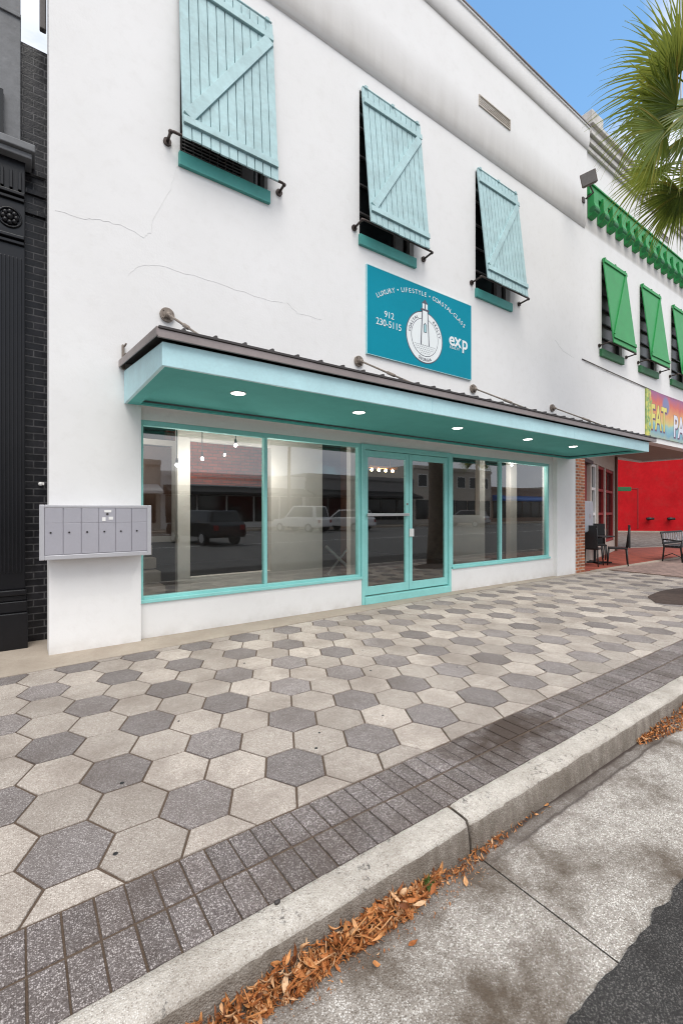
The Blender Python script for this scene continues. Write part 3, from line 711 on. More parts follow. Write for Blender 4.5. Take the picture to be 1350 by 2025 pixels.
join_meshes('logo_lettering', mes, [M['signwhite']], S)
EX, EZ = 5.53, 4.345
def disc(mb, r, y0, y1, m): mb.tube([(EX,y0,EZ),(EX,y1,EZ)], r, 48, m, smooth=False)
mb = MB()
disc(mb, .432, -.0300, -.0322, 1); disc(mb, .415, -.0302, -.0334, 0); disc(mb, .318, -.0304, -.0342, 1); disc(mb, .308, -.0306, -.0352, 0)
# lighthouse: tower, gallery, lantern, roof, door, waves
y = -.0365
def plate(pts, m, t=.0012, yy=None):
    q = yy or y; mb.prism([(EX+a, q, EZ+b) for a, b in pts], (0, t, 0), m)
plate([(-.105,-.13),(.105,-.13),(.072,.44),(-.072,.44)], 1); plate([(-.083,-.13),(.083,-.13),(.052,.44),(-.052,.44)], 0, .0012, y-.001)
plate([(-.095,.44),(.095,.44),(.095,.475),(-.095,.475)], 1, .0012, y-.0005); plate([(-.06,.475),(.06,.475),(.06,.56),(-.06,.56)], 0); plate([(-.012,.475),(.012,.475),(.012,.56),(-.012,.56)], 1, .0012, y-.001)
plate([(-.075,.56),(.075,.56),(.0,.635)], 1); plate([(-.035,.08),(.035,.08),(.035,.21),(0,.245),(-.035,.21)], 1, .0012, y-.002); plate([(-.02,.09),(.02,.09),(.02,.20),(0,.225),(-.02,.20)], 2, .0012, y-.003)
for r_ in range(5):
    zz = -.14 - r_*.033; half = math.sqrt(max(0, .30**2 - zz**2)); k = int(half/.045)
    for q in range(-k, k+1):
        xx = q*.045*1.0 + (.02 if r_ % 2 else 0)
        if abs(xx) < half-.03: plate([(xx-.016,zz),(xx,zz+.012),(xx+.016,zz),(xx,zz+.005)], 1, .001, y-.002)
mb.build('emblem', [M['signwhite'], M['signgrey'], M['signlite']], S)
mes = []
def ring_text(s, a0, inward): 
    for t in arc_text(s, EX, EZ, .335 if not inward else .392, .068, a0, inward=inward, track=1.1): t.transform(Matrix.Translation((0,-.003,0))); mes.append((t,0))
    join_meshes('emblem_lettering', mes, [M['signgrey']], S); mes.clear()
ring_text('COASTAL', -56, False); ring_text('REALTY', 56, False); ring_text('GEORGIA', 180, True)

# ------------------------------------------------------------------ mailbox bank
mbx = thing('mailbox_bank', 'grey metal bank of six mailboxes on the white corner pier', 'mailbox', (.66,0,.96))
x0, x1, z0, z1, yf = .164, 1.176, .972, 1.508, -.20
mb = MB(); mb.box(x0+.03,x1-.03,yf+.012,-.001,z0+.02,z1-.02); mb.build('housing', M['mailbox'], mbx, .006)
mb = MB(); frame_rect(mb, x0, x1, z0, z1, .042, yf, yf+.02, .045, .03); mb.build('trim_frame', M['mailtrim'], mbx, .005)
iw = (x1-x0-.084)/6
for k in range(6):
    a = x0+.042+k*iw
    mb = MB(); mb.box(a+.0035,a+iw-.0035,yf+.003,yf+.011,z0+.05,z0+.356); mb.box(a+.0035,a+iw-.0035,yf+.003,yf+.011,z0+.358,z1-.034)
    d = mb.build('mailbox_door', M['mailbox'], mbx, .002)
    p = MB(); p.cyl((a+.05,yf+.002,z0+.265),(a+.05,yf-.004,z0+.265),.009,n=12); p.build('lock', M['roofdark'], d)
    p = MB(); p.cyl((a+.05,yf-.0045,z0+.265),(a+.05,yf-.0052,z0+.265),.0065,n=10); p.build('keyhole', M['dark'], d)
    if k == 3:
        for q in ((a+.05,a+.115,yf-.0005,yf+.0025,z1-.075,z1-.052),(a+.03,a+.062,yf-.0003,yf+.0025,z1-.165,z1-.125),(a+.09,a+.13,yf-.0003,yf+.0025,z1-.15,z1-.12)):
            p = MB(); p.box(*q); p.build('sticker', M['white'], d)
        p = MB(); p.cyl((a+.078,yf+.0026,z1-.092),(a+.078,yf-.003,z1-.092),.012,n=12); p.build('master_lock', M['roofdark'], d)

# ------------------------------------------------------------------ floodlight
FL = thing('floodlight', 'weathered grey floodlight on a bracket at the right end of white parapet', 'floodlight', (10.55,-.23,8.65))
mb = MB(); mb.box(10.62,10.72,-.10,-.075,8.60,8.72); mb.tube([(10.67,-.14,8.66),(10.60,-.34,8.66),(10.18,-.44,8.64)], .018, 8); mb.build('bracket', M['iron'], FL)
c = Vector((10.06,-.50,8.62)); ax = Vector((.86,.42,.12)).normalized(); up = Vector((-.2,.1,.97)); sd = ax.cross(up).normalized(); up = sd.cross(ax).normalized()
mb = MB(); pts = []
for q, (w, h) in ((-.08,(.155,.14)),(.02,(.125,.115)),(.07,(.07,.07))):
    pts += [c+ax*q+sd*a*w+up*b*h for a, b in ((-1,-1),(1,-1),(1,1),(-1,1))]
mb.add(pts, [(0,1,5,4),(1,2,6,5),(2,3,7,6),(3,0,4,7),(4,5,9,8),(5,6,10,9),(6,7,11,10),(7,4,8,11),(8,9,10,11),(3,2,1,0)]); mb.build('lamp_housing', M['rustdark'], FL, .008)
mb = MB(); mb.obox(c-ax*.085, ax*.006, sd*.135, up*.12); mb.build('lens', M['greyframe'], FL)

# ------------------------------------------------------------------ green shutter building on the right
G = thing('corner_building', 'white building with green shutters, green bracket band and open red tiled porch', 'building', (16,0,0))
GW = [(11.74+k*2.19, 12.84+k*2.19, 5.43, 7.62) for k in range(4)]
GX1 = 20.6
xs = sorted({10.9,GX1} | {v for w in GW for v in w[:2]}); zs = sorted({3.41,10.2} | {v for w in GW for v in w[2:]})
mb = MB(); wall_grid(mb, xs, zs, GW, 0.004, .30)
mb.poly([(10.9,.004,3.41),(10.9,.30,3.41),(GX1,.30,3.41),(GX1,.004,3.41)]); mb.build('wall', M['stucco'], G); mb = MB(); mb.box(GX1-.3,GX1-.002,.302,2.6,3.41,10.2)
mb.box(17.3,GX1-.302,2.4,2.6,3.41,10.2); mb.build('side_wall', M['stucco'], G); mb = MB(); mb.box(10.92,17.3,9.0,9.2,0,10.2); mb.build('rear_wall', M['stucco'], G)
mb = MB(); mb.box(10.9,GX1,.31,2.4,10.0,10.15); mb.box(10.95,17.3,2.4,9.0,10.0,10.15); mb.build('roof', M['roofdark'], G)
mb = MB(); mb.poly([(10.9,.302,3.45),(GX1-.3,.302,3.45),(GX1-.3,2.6,3.45),(17.3,2.6,3.45),(10.9,2.6,3.45)]); mb.build('porch_ceiling', M['ceil'], G)
mb = MB()
for za, zb, yy in ((10.0,10.10,-.05),(10.13,10.25,-.10),(10.28,10.36,-.16),(10.36,10.52,-.12),(10.52,10.60,-.19)): mb.box(10.905,GX1+.1,yy,.003,za,zb)
mb.box(10.905,11.45,-.17,.28,10.60,10.85); mb.build('cornice', M['cornice'], G, .01)
mb = MB(); mb.box(10.95,GX1,-.10,.003,8.93,9.14); mb.box(10.95,GX1,-.13,.003,9.14,9.18); mb.build('frieze_band', M['green'], G, .006)
for k in range(20):
    x = 11.02 + k*.478
    mb = MB(); mb.prism([(x,-.0,9.0),(x,-.15,9.0),(x,-.16,8.72),(x,-.19,8.62),(x,-.16,8.50),(x,-.09,8.44),(x,-.0,8.42)], (.22,0,0)); b = mb.build('bracket', M['green'], G, .01)
    p = MB(); p.cyl((x-.005,-.12,8.57),(x+.225,-.12,8.57),.075,n=14); p.build('scroll', M['greendark'], b)
mb = MB(); frame_rect(mb, 14.95, 15.85, 9.47, 9.64, .02, -.02, .003); v = mb.build('wall_vent', M['cream'], G); p = MB(); p.box(14.96,15.84,-.008,-.002,9.48,9.63); p.build('vent_louvre', M['greyframe'], v)
for xa, xb, za, zb in GW:
    f = MB(); frame_rect(f, xa+.002, xb-.002, za, zb-.002, .05, .07, .14)
    for q in range(1,6): f.box(xa+.05,xb-.05,.075,.12,za+(zb-za)*q/6-.015,za+(zb-za)*q/6+.015)
    w = f.build('upper_window', M['blackmatte'], G); p = MB(); p.box(xa+.03,xb-.03,.125,.13,za+.03,zb-.03); p.build('pane', M['mauvepane'], w)
    s = MB(); s.box(xa-.12,xb+.0,-.06,.06,za-.18,za); s.build('sill', M['greensill'], w, .006)
gset = (M['green'], M['greendark'], M['iron'])
names = ['green board shutter nearest the white shop on the corner building', 'green board shutter in the middle of the three seen, above the colourful banner', 'green board shutter cut by the right edge of the photo']
for k in range(3):
    xa = 11.70 + k*2.19
    shutter('shutter', names[k], 'green board shutters on the corner building', xa, xa+1.25, 7.66, 5.52, .25, gset, 1, .07, 5.50, .02, True)
# porch: brick pier, angled shopfront, outer column
mb = MB(); mb.box(10.477,10.898,-.004,.35,-.01,3.409); mb.build('brick_pier', M['brick_red'], G)
A0 = Vector((10.9,.36,0)); A1 = Vector((17.5,2.2,0)); ad = (A1-A0).normalized(); an = Vector((ad.y,-ad.x,0))
def Q(t, z, o=0): return A0 + ad*t + an*o + Vector((0,0,z))
LA = (A1-A0).length
mb = MB(); mb.obox(Q(LA/2,3.15,-.1), ad*LA/2, an*.1, Vector((0,0,.3))); mb.obox(Q(LA/2,.2,-.1), ad*LA/2, an*.1, Vector((0,0,.2)))
for t in (.2, 2.6, 3.6, 4.9, LA-.1): mb.obox(Q(t,1.62,-.1), ad*.1, an*.1, Vector((0,0,1.23)))
mb.build('shopfront_wall', M['cream'], G)
mb = MB(); mb.obox(Q(LA+.08,1.7,-.05), ad*.12, an*.12, Vector((0,0,1.7))); mb.build('corner_post', M['wood'], G)
mb = MB(); mb.obox(Q(1.4,1.62,-.12), ad*1.1, an*.02, Vector((0,0,1.23))); mb.build('shopfront_panel', M['reddark'], G)
mb = MB(); mb.obox(Q(1.4,2.83,-.02), ad*1.25, an*.07, Vector((0,0,.05))); mb.build('panel_hood', M['blackmatte'], G)
for ta, tb in ((2.7,3.5),(3.7,4.8),(5.0,LA-.2)):
    f = MB(); w = .05
    for t in (ta+w, tb-w): f.obox(Q(t,1.62,-.08), ad*w, an*.05, Vector((0,0,1.22)))
    for z in (.45,1.35,2.1,2.8): f.obox(Q((ta+tb)/2,z,-.08), ad*((tb-ta)/2-2*w), an*.045, Vector((0,0,.04)))
    w_ = f.build('shopfront_window', M['white'] if ta < 3 else M['reddark'], G)
    p = MB(); p.obox(Q((ta+tb)/2,1.62,-.10), ad*(tb-ta)/2, an*.004, Vector((0,0,1.2))); p.build('pane', M['darkpane'], w_)
mb = MB(); mb.box(20.1,20.5,.05,.45,0,3.41); mb.build('porch_column', M['brick_red'], G)
mb = MB(); mb.box(12.6,13.1,.7,1.0,3.40,3.448); mb.build('ceiling_lamp', M['reddark'], G)
# thin cable across the wall
tag(None or (lambda q: (q.tube([(10.76,-.012,5.01),(12.2,-.02,4.95),(14.0,-.014,4.90),(16,-.02,4.84),(18.5,-.012,4.78)], .012, 6), q.build('cable', M['greyframe']))[1])(MB()), 'thin dark cable running along the white wall above the colourful banner', 'cable')
# banner
bn = NT('banner_print'); x, y, z = bn.sep()
sky = bn.ramp(bn.math('ADD', bn.math('DIVIDE', bn.math('SUBTRACT', z, 3.55), 1.3), bn.math('MULTIPLY', bn.math('SUBTRACT', bn.noise(2.5, 3), .5), .35)),
              [(0,(.35,.45,.36)),(.16,(.16,.36,.48)),(.3,(.28,.52,.50)),(.36,(.62,.52,.20)),(.55,(.72,.36,.12)),(.78,(.62,.12,.08)),(1,(.34,.10,.24))])
leaf = bn.ramp(bn.math('ADD', bn.math('SUBTRACT', x, 14.25), bn.math('MULTIPLY', bn.math('SUBTRACT', bn.noise(6, 3), .5), .7)), [(.22,1),(.34,0)])
colb = bn.mix(leaf, sky, bn.ramp(bn.noise(9, 3), [(.35,(.12,.30,.10)),(.6,(.62,.60,.12))]))
blob = bn.n('ShaderNodeVectorMath', operation='DISTANCE'); bn.l(bn.comb(x, 0.0, z), blob.inputs[0]); blob.inputs[1].default_value = (15.62,0,4.55)
colb = bn.mix(bn.ramp(blob.outputs['Value'], [(.20,.9),(.30,0)]), colb, (.16,.22,.42)); bn.col(colb); bn.set(.5)
BN = thing('wall_banner', 'colourful printed banner with yellow and white letters under the cable', 'banner', (15.8,0,3.55))
mb = MB(); mb.box(14.25,17.9,-.028,-.002,3.56,4.87); mb.build('banner_sheet', bn.mat, BN)
M['bannerY'] = paint('banner_yellow', (.75,.68,.16), .5, .1); M['bannerW'] = paint('banner_white', (.75,.75,.82), .5, .1); M['bannerD'] = paint('banner_shadow', (.16,.07,.14), .5, .1)
join_meshes('lettering', [(text_mesh('t','FAT',M['bannerD'],.98,(15.12,-.030,3.78),BN,depth=.001,xs=.66,bold=.05),2),(text_mesh('t','FAT',M['bannerY'],.98,(15.10,-.033,3.80),BN,depth=.001,xs=.66,bold=.02),0),
              (text_mesh('t','PA',M['bannerD'],.90,(16.62,-.030,3.70),BN,depth=.001,xs=.8,bold=.05),2),(text_mesh('t','PA',M['bannerW'],.90,(16.60,-.033,3.72),BN,depth=.001,xs=.8,bold=.02),1)], [M['bannerY'],M['bannerW'],M['bannerD']], BN)
# cabinet, table, chairs, bench
cb = thing('metal_cabinet', 'grey metal wall cabinet beside the brick pier under red panel', 'cabinet', tuple(Q(1.15,.9,.1)))
mb = MB(); mb.obox(Q(1.15,1.30,.10), ad*.55, an*.10, Vector((0,0,.40))); mb.build('cabinet_body', M['steelgrey'], cb, .01)
for s_ in (-1,1):
    p = MB(); p.obox(Q(1.15+s_*.27,1.30,.206), ad*.262, an*.006, Vector((0,0,.37))); d = p.build('cabinet_door', M['steelgrey'], cb, .004)
    q = MB(); q.obox(Q(1.15+s_*.05,1.30,.222), ad*.012, an*.010, Vector((0,0,.06))); q.build('handle', M['alu'], d)
def table(loc, label):
    t = thing('cafe_table', label, 'table', (0,0,0))
    mb = MB(); mb.box(-.36,.36,-.36,.36,.72,.75); mb.build('table_top', M['blackmatte'], t, .006)
    mb = MB(); mb.cyl((0,0,.03),(0,0,.72),.035,n=12); mb.box(-.2,.2,-.2,.2,.70,.719); mb.build('pedestal', M['blackmatte'], t)
    mb = MB(); mb.beam((-.3,-.3,.02),(.3,.3,.02),.07,.04); mb.beam((-.3,.3,.021),(.3,-.3,.021),.07,.041); mb.build('base', M['blackmatte'], t)
    t.location = loc; return t
def chair(label, loc, rz):
    t = thing('cafe_chair', label, 'chair', (0,0,0), 'black chairs at the porch table')
    mb = MB(); mb.box(-.22,.22,-.22,.22,.43,.47); mb.build('seat', M['blackmatte'], t, .012)
    for sx in (-1,1):
        for sy in (-1,1):
            p = MB(); p.tube([(sx*.2,sy*.2,.43),(sx*.225,sy*.23,0)], [.02,.014], 8); p.build('leg', M['blackmatte'], t)
    mb = MB()
    for sx in (-1,1): mb.tube([(sx*.2,.21,.46),(sx*.2,.27,1.0)], .017, 8)
    mb.box(-.21,.21,.245,.28,.47,1.06); mb.build('backrest', M['blackmatte'], t)
    t.location = loc; t.rotation_euler = (0,0,rz); return t
table((12.95,.74,.012), 'square black table between the black chairs on red porch tiles')
c1 = chair('nearest black chair by the brick pier, its back to the street', (12.25,.50,.012), R(100))
dup(c1, (13.65,1.0,.012), 'black chair at the far side of the porch table', R(-60))
dup(c1, (12.95,.16,.012), 'black chair on the street side of the porch table', R(205))
dup(c1, (14.2,1.35,.012), 'black chair behind the porch table against the shopfront', R(20))
bo = thing('bench', 'black iron bench with pale openwork back cut by the photo right edge', 'bench', (15.2,-.30,0))
mb = MB(); X0, X1 = 15.05, 16.6
for x in (X0, X1):
    e_ = MB(); e_.tube([(x,-.62,0),(x,-.58,.43),(x,-.62,.60)], .022, 8); e_.tube([(x,-.14,0),(x,-.18,.43),(x,-.10,.84)], .022, 8); e_.beam((x,-.6,.42),(x,-.16,.42),.03,.04); e_.tube([(x,-.62,.6),(x,-.14,.63)], .02, 8); e_.tube([(x,-.60,.14),(x,-.38,.24),(x,-.16,.14)], .014, 6); e_.build('bench_end', M['blackmatte'], bo)
for k in range(5): mb.beam((X0,-.58+k*.1,.445),(X1,-.58+k*.1,.445),.075,.03)
mb.build('seat', M['blackmatte'], bo, .004)
mb = MB(); mb.beam((X0,-.1,.82),(X1,-.1,.82),.04,.06); mb.beam((X0,-.15,.52),(X1,-.15,.52),.04,.06); mb.build('back_rail', M['blackmatte'], bo)
mb = MB()
for k in range(9):
    x = X0+.12+k*.17; mb.box(x,x+.03,-.145,-.12,.55,.80)
    if k % 2 == 0: mb.box(x+.031,x+.13,-.14,-.125,.56,.60)
    if k % 4 == 1: mb.beam((x+.02,-.13,.79),(x+.16,-.13,.56),.03,.015,(0,1,0))
mb.build('openwork_back', M['mailtrim'], bo)
# street name sign and red building across the side street
sg = thing('street_sign', 'green street name blade on thin dark post before red wall', 'sign', (22.9,4.5,0))
mb = MB(); mb.tube([(22.9,4.5,0),(22.9,4.5,2.55)], .05, 10); mb.build('post', M['wood'], sg)
dr = Vector((.81,-.58,0)); mb = MB(); mb.obox(Vector((23.1,4.36,2.47)), dr*.48, Vector((.58,.81,0))*.02, Vector((0,0,.10))); mb.build('sign_blade', M['greensill'], sg, .01)
RB = thing('red_building', 'plain red painted building across the side street', 'building', (36,6,0))
ra = Vector((29.5,12.7,0)); rb = Vector((45,-3.4,0)); rd = (rb-ra).normalized(); rn = Vector((-rd.y,rd.x,0)); rl = (rb-ra).length
if rn.x < 0: rn = -rn
def RQ(t, z, o=0): return ra + rd*t - rn*o + Vector((0,0,z))
mb = MB(); mb.obox(RQ(rl/2,3.1,-3.0), rd*rl/2, rn*3.0, Vector((0,0,3.1))); mb.build('wall', M['red'], RB)
mb = MB(); mb.obox(RQ(rl/2,.03,.03), rd*rl/2, rn*.035, Vector((0,0,.06))); mb.build('plinth', M['strip'], RB)
mb = MB()
for t in (5.2, 6.6): mb.obox(RQ(t,1.6,.012), rd*.03, rn*.012, Vector((0,0,1.35)))
mb.obox(RQ(5.9,2.95,.012), rd*.73, rn*.012, Vector((0,0,.035))); mb.build('door_trim', M['reddark'], RB)
for k, t in enumerate((7.25, 8.5)):
    mb = MB(); c = RQ(t,.92,.0); mb.tube([c, c-rn*.25], .10, 10); mb.tube([c-rn*.25-rd*.22, c-rn*.25+rd*.22], .08, 10); mb.build('hose_valve', M['blackmatte'], RB)
mast = thing('roof_mast', 'thin grey mast standing on the roof of corner building', 'mast', (19.7,.9,10.15))
mb = MB(); mb.tube([(19.7,.9,10.0),(19.7,.9,21)], .03, 8); mb.tube([(19.3,.9,19.4),(21,.9,19.4)], .015, 6); mb.build('pole', M['steelgrey'], mast)

# ------------------------------------------------------------------ black building on the left
D = thing('black_building', 'black painted brick building with fluted pilaster at the left edge', 'building', (-2,.6,0))
mb = MB(); mb.box(.0,.297,.68,1.0,-.02,6.59); mb.box(-6,.0,1.0,1.25,-.02,6.59); 
for z in (4.72,4.94,5.16): mb.box(.055,.25,.645,.679,z,z+.05)
mb.build('brick_wall', M['brick_black'], D)
mb = MB(); mb.box(.05,.295,.66,.679,2.9,3.55); mb.build('patched_brick', M['greyframe'], D) if False else None
mb = MB(); mb.box(-1.6,.062,.50,.99,.62,5.20); mb.build('pilaster', M['black'], D, .006)
mb = MB()
x = .032
while x > -1.5:
    mb.box(x-.016,x,.484,.4995,.80,4.12); x -= .034
mb.build('pilaster_flute', M['black'], D, .004)
mb = MB(); mb.box(-1.6,.075,.44,.6,.56,.62); mb.box(-1.6,.07,.47,.6,.50,.559); mb.box(-1.6,.085,.42,.7,-.02,.38); mb.box(-1.6,.08,.455,.7,.381,.499); mb.build('pilaster_base', M['black'], D, .01)
mb = MB()
for z, o in ((4.26,.03),(4.31,.05),(4.72,.03),(4.77,.05)): mb.box(-1.6,.055,.50-o,.4995,z,z+.035)
for k in range(12): mb.box(.03-k*.075-.03,.03-k*.075,.46,.4995,4.83,5.02)
mb.build('capital_moulding', M['black'], D, .006)
mb = MB(); cx, cz = -.07, 4.53
for a in range(8): mb.sphere((cx+.055*math.cos(a*.785),.49,cz+.055*math.sin(a*.785)),.028,0,8,6)
mb.sphere((cx,.485,cz),.034,0,10,8); mb.tube([(cx+.098*math.cos(a*.2618),.492,cz+.098*math.sin(a*.2618)) for a in range(25)], .011, 6, cap=False); mb.build('rosette', M['black'], D)
mb = MB(); mb.box(-1.6,.15,.36,.70,5.22,5.30); mb.box(-1.6,.12,.40,.70,5.16,5.219); mb.build('ledge', M['greywall'], D, .01)
mb = MB(); mb.box(-6,.022,.56,1.2,5.305,8.2); mb.box(-6,.026,.54,1.2,6.72,6.76); mb.box(-6,.022,.561,1.2,8.2,9.6); mb.build('upper_wall', M['greywall'], D, .006)
mb = MB(); mb.box(-1.8,-.125,.50,.559,5.31,5.85); mb.build('upper_window', M['darkpane'], D)
mb = MB(); mb.box(-8,-1.6,.7,.95,-.02,5.2); mb.build('shopfront', M['darkpane'], D)
dp = thing('downspout', 'dark brown downspout on the white building left corner against sky', 'downspout', (.2,.5,6.0))
mb = MB(); mb.box(.185,.245,.34,.40,6.55,10.0); mb.build('pipe', M['roofdark'], dp, .01)
# little white box light on the brick edge
nb = thing('cable_hook', 'small white plastic hook on black brick above the mailbox bank', 'hook', (.2,.65,1.75))
mb = MB(); mb.box(.19,.235,.60,.679,1.735,1.765); mb.sphere((.20,.60,1.745),.022,0,8,6); mb.build('hook_body', M['white'], nb)

# ------------------------------------------------------------------ fallen leaves in the gutter
def leaf_mat():
    m = NT('dry_leaf')
    m.col(m.mix(1, m.ramp(m.isl, [(0,(.10,.035,.015)),(.15,(.34,.11,.03)),(.45,(.47,.17,.05)),(.75,(.60,.28,.10)),(1,(.70,.46,.27))]), m.ramp(m.noise(90, 3), [(.3,.7),(.7,1.15)]), 'MULTIPLY'))
    return m.set(.65, 0, .35)
M['leaf'] = leaf_mat()
def add_leaf(mb, c, L, W, curl, rot):
    """an oval leaf of 2 x 6 quads rolled along its length and bent"""
    n = 6; vs = []
    for i in range(n+1):
        t = i/n; w = W*math.sin(math.pi*min(.97,max(.03,t**.8)))*.5; y = (t-.5)*L
        bend = curl*.5*L*((t-.5)**2)*2
        for s_ in (-1,0,1):
            a = s_*curl*1.5
            r_ = w/max(.3,abs(curl)*1.5) if abs(curl) > .2 else w
            vs.append(rot @ Vector((math.sin(a)*r_ if abs(curl) > .2 else s_*w, y, (1-math.cos(a))*r_ + bend)) + c)
    mb.add(vs, [(i*3+j, i*3+j+1, (i+1)*3+j+1, (i+1)*3+j) for i in range(n) for j in range(2)], 0, True)
def rrot(flat):
    return Matrix.Rotation(random.uniform(0,6.28),3,'Z') @ Matrix.Rotation(random.gauss(0,flat),3,'X') @ Matrix.Rotation(random.gauss(0,flat),3,'Y')
def pile(mb, xa, xb, width, height, count, smin=.018, smax=.058):
    for _ in range(count):
        x = random.uniform(xa, xb); w = width(x); h = height(x)
        if w <= 0.004: continue
        q = random.random(); y = -4.03 - w*q
        z = ZR + .004 + h*(1-q**1.6)*random.uniform(.15,1)
        L = random.uniform(smin, smax)
        add_leaf(mb, Vector((x,y,z)), L, L*random.uniform(.3,.55), random.uniform(.5,2.3)*random.choice((1,1,-1)), rrot(.85))
mb = MB()
def w1(x): return max(0, .066 + .03*mnoise.noise(Vector((x*7,0,0)))) if x < 1.30 else max(.0, .066-(x-1.30)*.35)
pile(mb, -.6, 1.48, w1, lambda x: .075+.03*mnoise.noise(Vector((x*6,5,0))) if x < 1.3 else .04, 3000)
pile(mb, -.5, 1.7, lambda x: .125, lambda x: .006, 900, .006, .016)
pile(mb, 1.40, 1.95, lambda x: .035+.03*(1-abs(x-1.62)/.3), lambda x: .022, 230, .015, .035)
pile(mb, 1.9, 2.35, lambda x: .03, lambda x: .008, 30, .015, .03)
for _ in range(46):
    x = random.uniform(-.2,1.45); y = -4.035-random.random()*.07; L = random.uniform(.04,.11); a = random.gauss(0,.7)
    mb.beam((x,y,ZR+.02+random.random()*.05),(x+L*math.cos(a),y+.3*L*math.sin(a),ZR+.03+random.random()*.05),.003,.003)
for _ in range(26):
    x = random.uniform(.2,1.5); add_leaf(mb, Vector((x,-4.04-random.random()*.08,ZR+.025+random.random()*.045)), random.uniform(.045,.065), random.uniform(.018,.028), random.uniform(.3,.9), rrot(.5))
tag(mb.build('leaf_litter', M['leaf'], fix=False), 'long drift of orange brown dry leaves in the gutter below kerb joint', 'leaves', kind='stuff')
mb = MB(); pile(mb, 3.45, 6.5, lambda x: min(.16, .04+(x-3.45)*.16), lambda x: min(.07,.02+(x-3.45)*.06), 1500, .022, .05)
tag(mb.build('leaf_litter', M['leaf'], fix=False), 'second drift of rusty dry leaves in the gutter at the right edge', 'leaves', kind='stuff')
mb = MB()
for x, y in ((1.02,-4.17),(.62,-4.25),(1.18,-4.19),(.3,-4.3),(1.56,-4.12)): add_leaf(mb, Vector((x,y,ZR+.010)), random.uniform(.035,.055), .022, .4, rrot(.2))
tag(mb.build('leaf_litter', M['leaf'], fix=False), 'few loose dry leaves lying flat just outside the near drift', 'leaves', kind='stuff')
M['weed'] = paint('weed_green', (.09,.15,.03), .6)
mb = MB()
for k in range(26):
    a = random.uniform(0,6.28); add_leaf(mb, Vector((1.405+.018*math.cos(a),-4.06+.018*math.sin(a),ZR+.02+random.uniform(0,.03))), .035, .009, .5, rrot(.9))
tag(mb.build('weed', M['weed'], fix=False), 'tiny green weed sprouting among gutter leaves near the kerb joint', 'weed')
# chewing gum spots and pebbles
mb = MB()
for x, y in ((.335,-3.28),(1.6,-2.9),(1.48,-3.05),(2.1,-2.95),(.9,-2.2),(2.6,-2.2),(3.3,-2.6),(2.9,-1.7),(1.75,-1.35),(4.4,-2.1),(5.2,-1.6),(3.9,-3.1),(.45,-2.75),(6.1,-2.4)):
    r_ = random.uniform(.007,.013); mb.tube([(x,y,.0005),(x,y,.0028)], [r_,r_*.8], 10)
tag(mb.build('gum_spot', M['dark'], fix=True), 'flat black chewing gum spots trodden into the hexagon pavers', 'gum', kind='stuff')
mb = MB()
for x, y, z in ((.62,-4.63,ZR),(.775,-3.9,.008)):
    mb.sphere((x,y,z+.004),.011,0,8,6,(1.2,.8,.7))
tag(mb.build('pebble', M['roofdark'], fix=True), 'dark crumbs of grit on the kerb and gutter', 'grit', kind='stuff')
# tree pit
mb = MB(); pts = []
for i in range(40):
    a = 2*math.pi*i/40; r_ = 1+.07*mnoise.noise(Vector((math.cos(a)*2, math.sin(a)*2, 1)))
    pts.append((9.35+1.18*r_*math.cos(a), -2.58+.50*r_*math.sin(a)))
mb.add([(9.35,-2.58,.035)] + [(x,y,.004) for x, y in pts] + [((x-9.35)*.6+9.35,(y+2.58)*.6-2.58,.028) for x, y in pts],
       [(1+i,1+(i+1)%40,41+(i+1)%40,41+i) for i in range(40)] + [(0,41+i,41+(i+1)%40) for i in range(40)], 0, True)
struct(mb.build('tree_pit', M['soil']))

# ------------------------------------------------------------------ palms
def frond_mat():
    m = NT('palm_leaf')
    c = m.ramp(m.isl, [(0,(.05,.10,.014)),(.5,(.10,.175,.022)),(.82,(.17,.22,.03)),(.95,(.30,.25,.035)),(1,(.42,.24,.03))])
    m.col(m.mix(1, c, m.ramp(m.noise(3.5, 3), [(.3,.6),(.7,1.25)]), 'MULTIPLY')); m.set(.42, 0, .5)
    tl = m.n('ShaderNodeBsdfTranslucent'); tl.inputs[0].default_value = (.36,.40,.07,1)
    ad_ = m.n('ShaderNodeMixShader'); ad_.inputs[0].default_value = .42
    m.l(m.b.outputs[0], ad_.inputs[1]); m.l(tl.outputs[0], ad_.inputs[2]); m.l(ad_.outputs[0], m.out.inputs['Surface'])
    return m.mat
M['frond'] = frond_mat(); M['bark'] = paint('palm_bark', (.16,.12,.09), .9, .4, scale=7, bump=1.0, fine=14)
